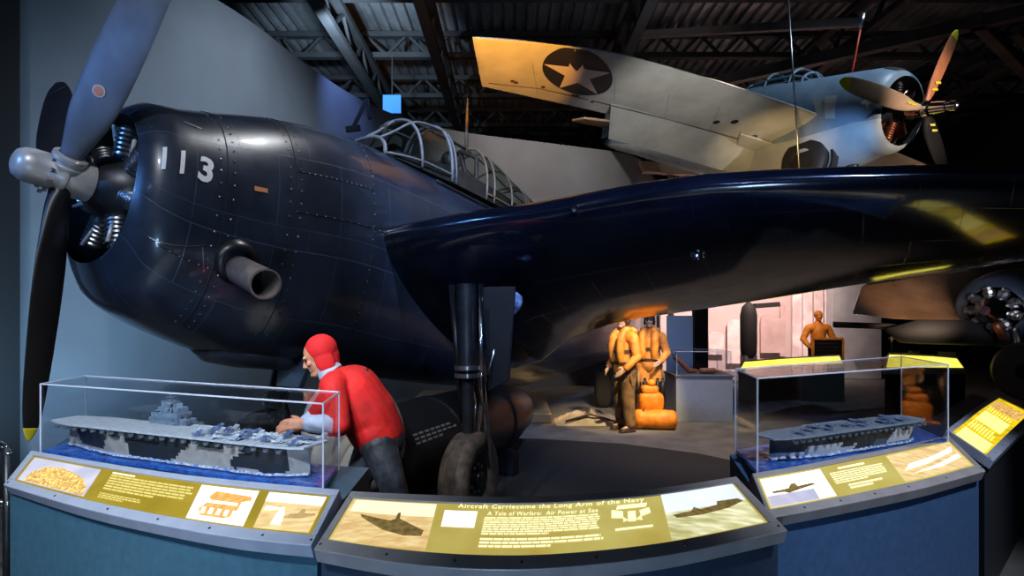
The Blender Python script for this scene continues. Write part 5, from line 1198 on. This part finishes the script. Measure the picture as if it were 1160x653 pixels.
for k in range(9):
    a=2*PI*k/9; u=ax.orthogonal().normalized(); v=ax.cross(u); q=MB(); q.lathe(c+ax*.3,u*math.cos(a)+v*math.sin(a),[(.12,.05),(.14,.07),(.18,.07),(.19,.05),(.22,.07),(.26,.07),(.27,.05),(.31,.06),(.33,0)],10); build('cylinder',q,M['steel'],e_,smooth=True,auto=30)
q=MB(); q.tube([c+ax*.1+V((0,-.1,-.18)),c+ax*.3+V((.0,-.15,-.36))],.045,10); build('exhaust_pipe',q,red_metal,e_,smooth=True)
b=MB(); b.tube([P(1150,372,7.4),P(1158,408,7.4)],.04,10); build('gear_strut',b,M['steel'],pa,smooth=True)
wc=P(1163,423,7.4); wc.z=.0+.46; b=MB(); wc=P(1165,421,7.0); b.lathe(wc,(.85,.5,0),[(-.1,.1),(-.1,.25),(-.09,.33),(-.04,.37),(.04,.37),(.09,.33),(.1,.25),(.1,.1)],36); build('wheel_tyre',b,M['rubber_dark'],pa,smooth=True,auto=40)
b=MB(); b.tube([wc,V((wc.x,wc.y,.0))],.05,8); b.box(V((wc.x,wc.y,.02)),(.4,.4,.04)); build('support_stand',b,M['black'],pa)
# long dark store and thin boom in front of the pale wall
s0_=P(944,368,8.4); s1=P(1006,370,8.2); b=MB(); b.tube([s0_,s1,P(1100,380,7.8)],.045,10); b.tube([P(1004,374,8.0),P(1020,378,8.0),P(1040,376,7.9),P(1130,378,7.7)],[.03,.13,.17,.17],16); build('boom',b,M['matte_black'],pa,smooth=True)
t=thing('bomb_on_trolley','long dark bomb with fins on a low trolley under the parked dark aircraft','bomb',(P(1060,385,9.4).x,9.4,0))
c0=P(1010,384,9.6); c1=P(1100,386,9.2); ax2=(c1-c0).normalized(); L_=(c1-c0).length
b=MB(); b.lathe(c0,ax2,[(0,.06),(.2,.12),(.5,.19),(.9,.2),(L_-.2,.16),(L_,.03),(L_+.01,0)],24,cap=True); build('bomb_body',b,M['black'],t,smooth=True,auto=50)
for k in range(4):
    a=PI/4+k*PI/2; u=ax2.orthogonal().normalized(); v=ax2.cross(u); n=u*math.cos(a)+v*math.sin(a); q=MB(); q.prism([c0+n*.05,c0+n*.24,c0+ax2*.2+n*.24,c0+ax2*.35+n*.12],ax2.cross(n)*.01); build('tail_fin',q,M['black'],t)
for f_ in (.3,.75):
    q=MB(); cc_=c0+ax2*L_*f_; q.box(V((cc_.x,cc_.y,(cc_.z-.2)/2)),(.12,.4,cc_.z-.18)); q.box(V((cc_.x,cc_.y,.04)),(.5,.6,.08)); build('trolley_leg',q,M['gunmetal'],t)
b=MB(); q0=P(725,182,13.6); b.prism([q0,P(803,186,13.6),P(803,199,13.6),P(730,194,13.6)],(0,.25,0)); b.box(P(760,190,13.9)+Vector((0,.0,-1.9)),(.12,.12,3.9)); tag(build('tan_beam',b,mat('tan_beam_paint',(.42,.26,.15),.6,var=.3,scale=3),bevel=.01),'short tan horizontal beam on a post in front of the curved wall, below the hanging fighter','beam')
# chrome handrail at the left edge
t=thing('handrail','chrome handrail post at the left edge beside the left plinth','handrail',(-2.78,3.05,0)); 
b=MB(); b.tube([V((-3.4,3.3,1.03)),V((-2.92,3.22,1.05)),V((-2.84,3.2,1.0))],.022,10); b.tube([V((-3.4,3.3,.72)),V((-2.84,3.2,.72))],.022,10); build('rail_bar',b,M['chrome'],t,smooth=True)
b=MB(); b.tube([V((-2.86,3.2,1.04)),V((-2.86,3.2,0))],.02,10); build('rail_post',b,M['gunmetal'],t,smooth=True)
# blue spot lamps (real fixtures) on the roof steel
def lamp(px,py,Y,tgt,lab):
    c=P(px,py,Y); d=(Vector(tgt)-c).normalized(); t=thing('track_light',lab,'lamp',c); b=MB(); b.lathe(c-d*.12,d,[(0,0),(0,.05),(.03,.08),(.2,.09),(.2,.08),(.05,.06),(.05,0)],18); build('lamp_housing',b,M['matte_black'],t,smooth=True,auto=40)
    b=MB(); b.tube([c,c+Vector((0,0,.5))],.015,6); build('hanger',b,M['matte_black'],t)
q=P(444,118,13.42); t=thing('blue_lit_panel','small square blue lit panel hung under the roof behind the canopy','light panel',q)
b=MB(); b.box(q,(.42,.05,.42)); build('lamp_face',b,lit('blue_lamp_film',(.06,.32,.95),.8),t); b=MB(); b.box(q+Vector((0,.03,.75)),(.03,.02,1.1)); build('hanger_rod',b,M['matte_black'],t)
t=thing('wall_bracket','black triangular steel bracket on the rim of the curved wall','bracket',P(408,122,10.2))
b=MB(); b.bar(P(399,147,10.2),P(416,112,10.4),.06,.06); b.bar(P(416,112,10.4),P(419,135,10.4),.06,.06); b.bar(P(392,147,10.2),P(408,145,10.2),.06,.10); build('bracket_arm',b,M['matte_black'],t)
# landing light and gun port on the navy wing
def wing_under(px,py):
    best=None
    for i in range(0,len(wr_)):
        for j in range(26,52):
            q=pix(wr_[i][j]); d=(q[0]-px)**2+(q[1]-py)**2
            if best is None or d<best[0]: best=(d,wr_[i][j],i,j)
    return best[1]
def lens(px,py,r,name,m,nn=None):
    c=wing_under(px,py); d=(Vector((0,0,EYE))-c).normalized(); b=MB(); b.lathe(c-d*.03,d,[(0,r*1.3),(.04,r*1.25),(.05,r),(.035,r*.7),(.03,0)],20); return build(name,b,m,av,smooth=True,auto=40)
lens(792,284,.05,'landing_light',M['chrome']); lens(648,240,.028,'gun_port',M['gunmetal'])
# ================================================================ LIGHTS of the hall (unseen spots, some under the roof, some added low)

def reflect_light(name,px,py,dist,power,c,size,r):
    """an added unseen spot, aimed so its glint falls on this place of the cowl"""
    s_,t_=skin_at(px,py); p=FS(s_,t_); n=(FS(s_,t_,.05)-p).normalized(); v=(p-Vector((0,0,EYE))).normalized(); d=v-2*v.dot(n)*n
    q=p+d*dist; print('GLINT',q); return spot(name,q,p,power,c,size,.8,r)
reflect_light('spot_nose_glint',198,160,4.2,260,(.95,.97,1.),60,.06)
spot('spot_nose',(-1.0,-.6,6.2),(-2.2,4.6,2.8),500,(.80,.88,1.),60,.8,.05)
spot('spot_blue_cowl',(-4.3,1.6,3.6),(-2.8,4.0,2.7),150,(.12,.36,1.),60,.8,.08)
spot('spot_fuselage',(.9,2.4,7.4),(-.9,6.6,3.2),1900,(.55,.68,1.),38,.9,.1)
spot('spot_wall_left',(-3.6,4.2,.5),(-4.9,6.4,2.6),300,(.35,.66,1.),110,1.,.3)
spot('spot_wall_back',(-1.4,6.6,6.7),(-3.9,8.1,3.4),420,(.62,.76,.92),90,1.,.3)
spot('spot_wall_blue',(-2.4,9.6,6.8),(-3.3,10.6,5.2),120,(.25,.4,1.),60,1.,.1)
spot('spot_wall_mid',(1.,9.5,7.8),(.8,13.8,4.4),700,(1.,.84,.74),80,1.,.3)
spot('spot_wing_top',(1.4,-1.2,5.8),(1.0,4.8,3.0),2000,(.30,.48,1.),38,1.,.2)
spot('spot_plinth_left',(-2.4,-.2,4.2),(-1.9,2.9,.9),520,(.66,.82,1.),50,.8,.1)
spot('fill_plinth_front',(-.4,-1.0,.45),(-.4,2.6,.45),170,(.42,.66,1.),110,1.,.3)  # unseen low fill added behind the camera for the plinth fronts
spot('spot_case_right',(3.0,.8,4.6),(2.1,3.3,1.0),650,(.75,.84,1.),45,.8,.1)
spot('spot_red_person',(-2.0,1.4,5.2),(-1.05,3.8,1.3),300,(1.,.96,.9),26,.5,.06)
spot('spot_flyers',(2.4,5.6,4.4),(1.9,8.7,1.0),1500,(1.,.74,.38),24,.6,.06)
spot('spot_floor_mid',(3.2,7.2,6.2),(2.9,8.0,0),950,(1.,.80,.66),50,.8,.1)
spot('spot_floor_right',(5.6,8.2,5.2),(5.2,7.2,0),500,(1.,.66,.50),75,.9,.1)
spot('spot_display_wall',(6.,12.0,5.8),(6.2,17.5,1.6),3400,(1.,.72,.66),85,.9,.2)
spot('spot_far_figure',(4.8,10.8,4.6),(7.0,13.2,1.5),900,(1.,.8,.6),24,.7,.06)
spot('spot_orange_tip',(-.05,5.3,3.5),(-.15,6.95,4.95),420,(1.,.40,.04),50,.35,.02)
spot('spot_wildcat_wing',(2.0,6.0,3.1),(2.3,8.0,4.7),150,(.92,.86,.76),60,.9,.1)
spot('spot_wildcat_root',(3.6,7.2,3.0),(4.3,9.2,4.5),130,(1.,.66,.28),50,.9,.1)
spot('spot_wildcat_nose',(7.6,4.4,4.0),(5.4,8.4,4.6),620,(1.,.86,.74),30,.8,.08)
spot('spot_wildcat_blue',(3.8,6.2,3.4),(5.0,8.6,4.4),230,(.22,.50,1.),26,.8,.08)
spot('spot_wildcat_top',(6.0,6.6,8.2),(5.0,9.2,5.0),420,(.55,.76,1.),70,.9,.1)
spot('uplight_roof_blue',(-3.0,9.6,6.5),(-3.6,13.5,8.6),1500,(.55,.78,1.),70,.9,.1)
spot('spot_wildcat_port',(8.6,7.0,3.4),(8.6,10.4,4.2),160,(1.,.72,.5),70,.9,.1)
spot('uplight_roof',(2.5,9.0,6.0),(2.0,14,8.6),60,(.9,.85,.9),110,1.,.2)
spot('spot_stage',(1.6,9.6,3.6),(-.2,10.4,0),900,(1.,.55,.16),50,.7,.06)
spot('spot_parked',(5.3,6.0,1.7),(5.9,8.8,1.95),600,(1.,.70,.48),34,.9,.1)  # unseen low spot added to brighten the parked wing
spot('spot_parked_engine',(5.6,5.2,2.0),(6.3,7.4,1.9),90,(.9,.9,1.),26,.9,.1)
spot('spot_case_left',(-1.2,.2,3.6),(-1.8,3.2,1.1),260,(.85,.92,1.),44,.8,.05)
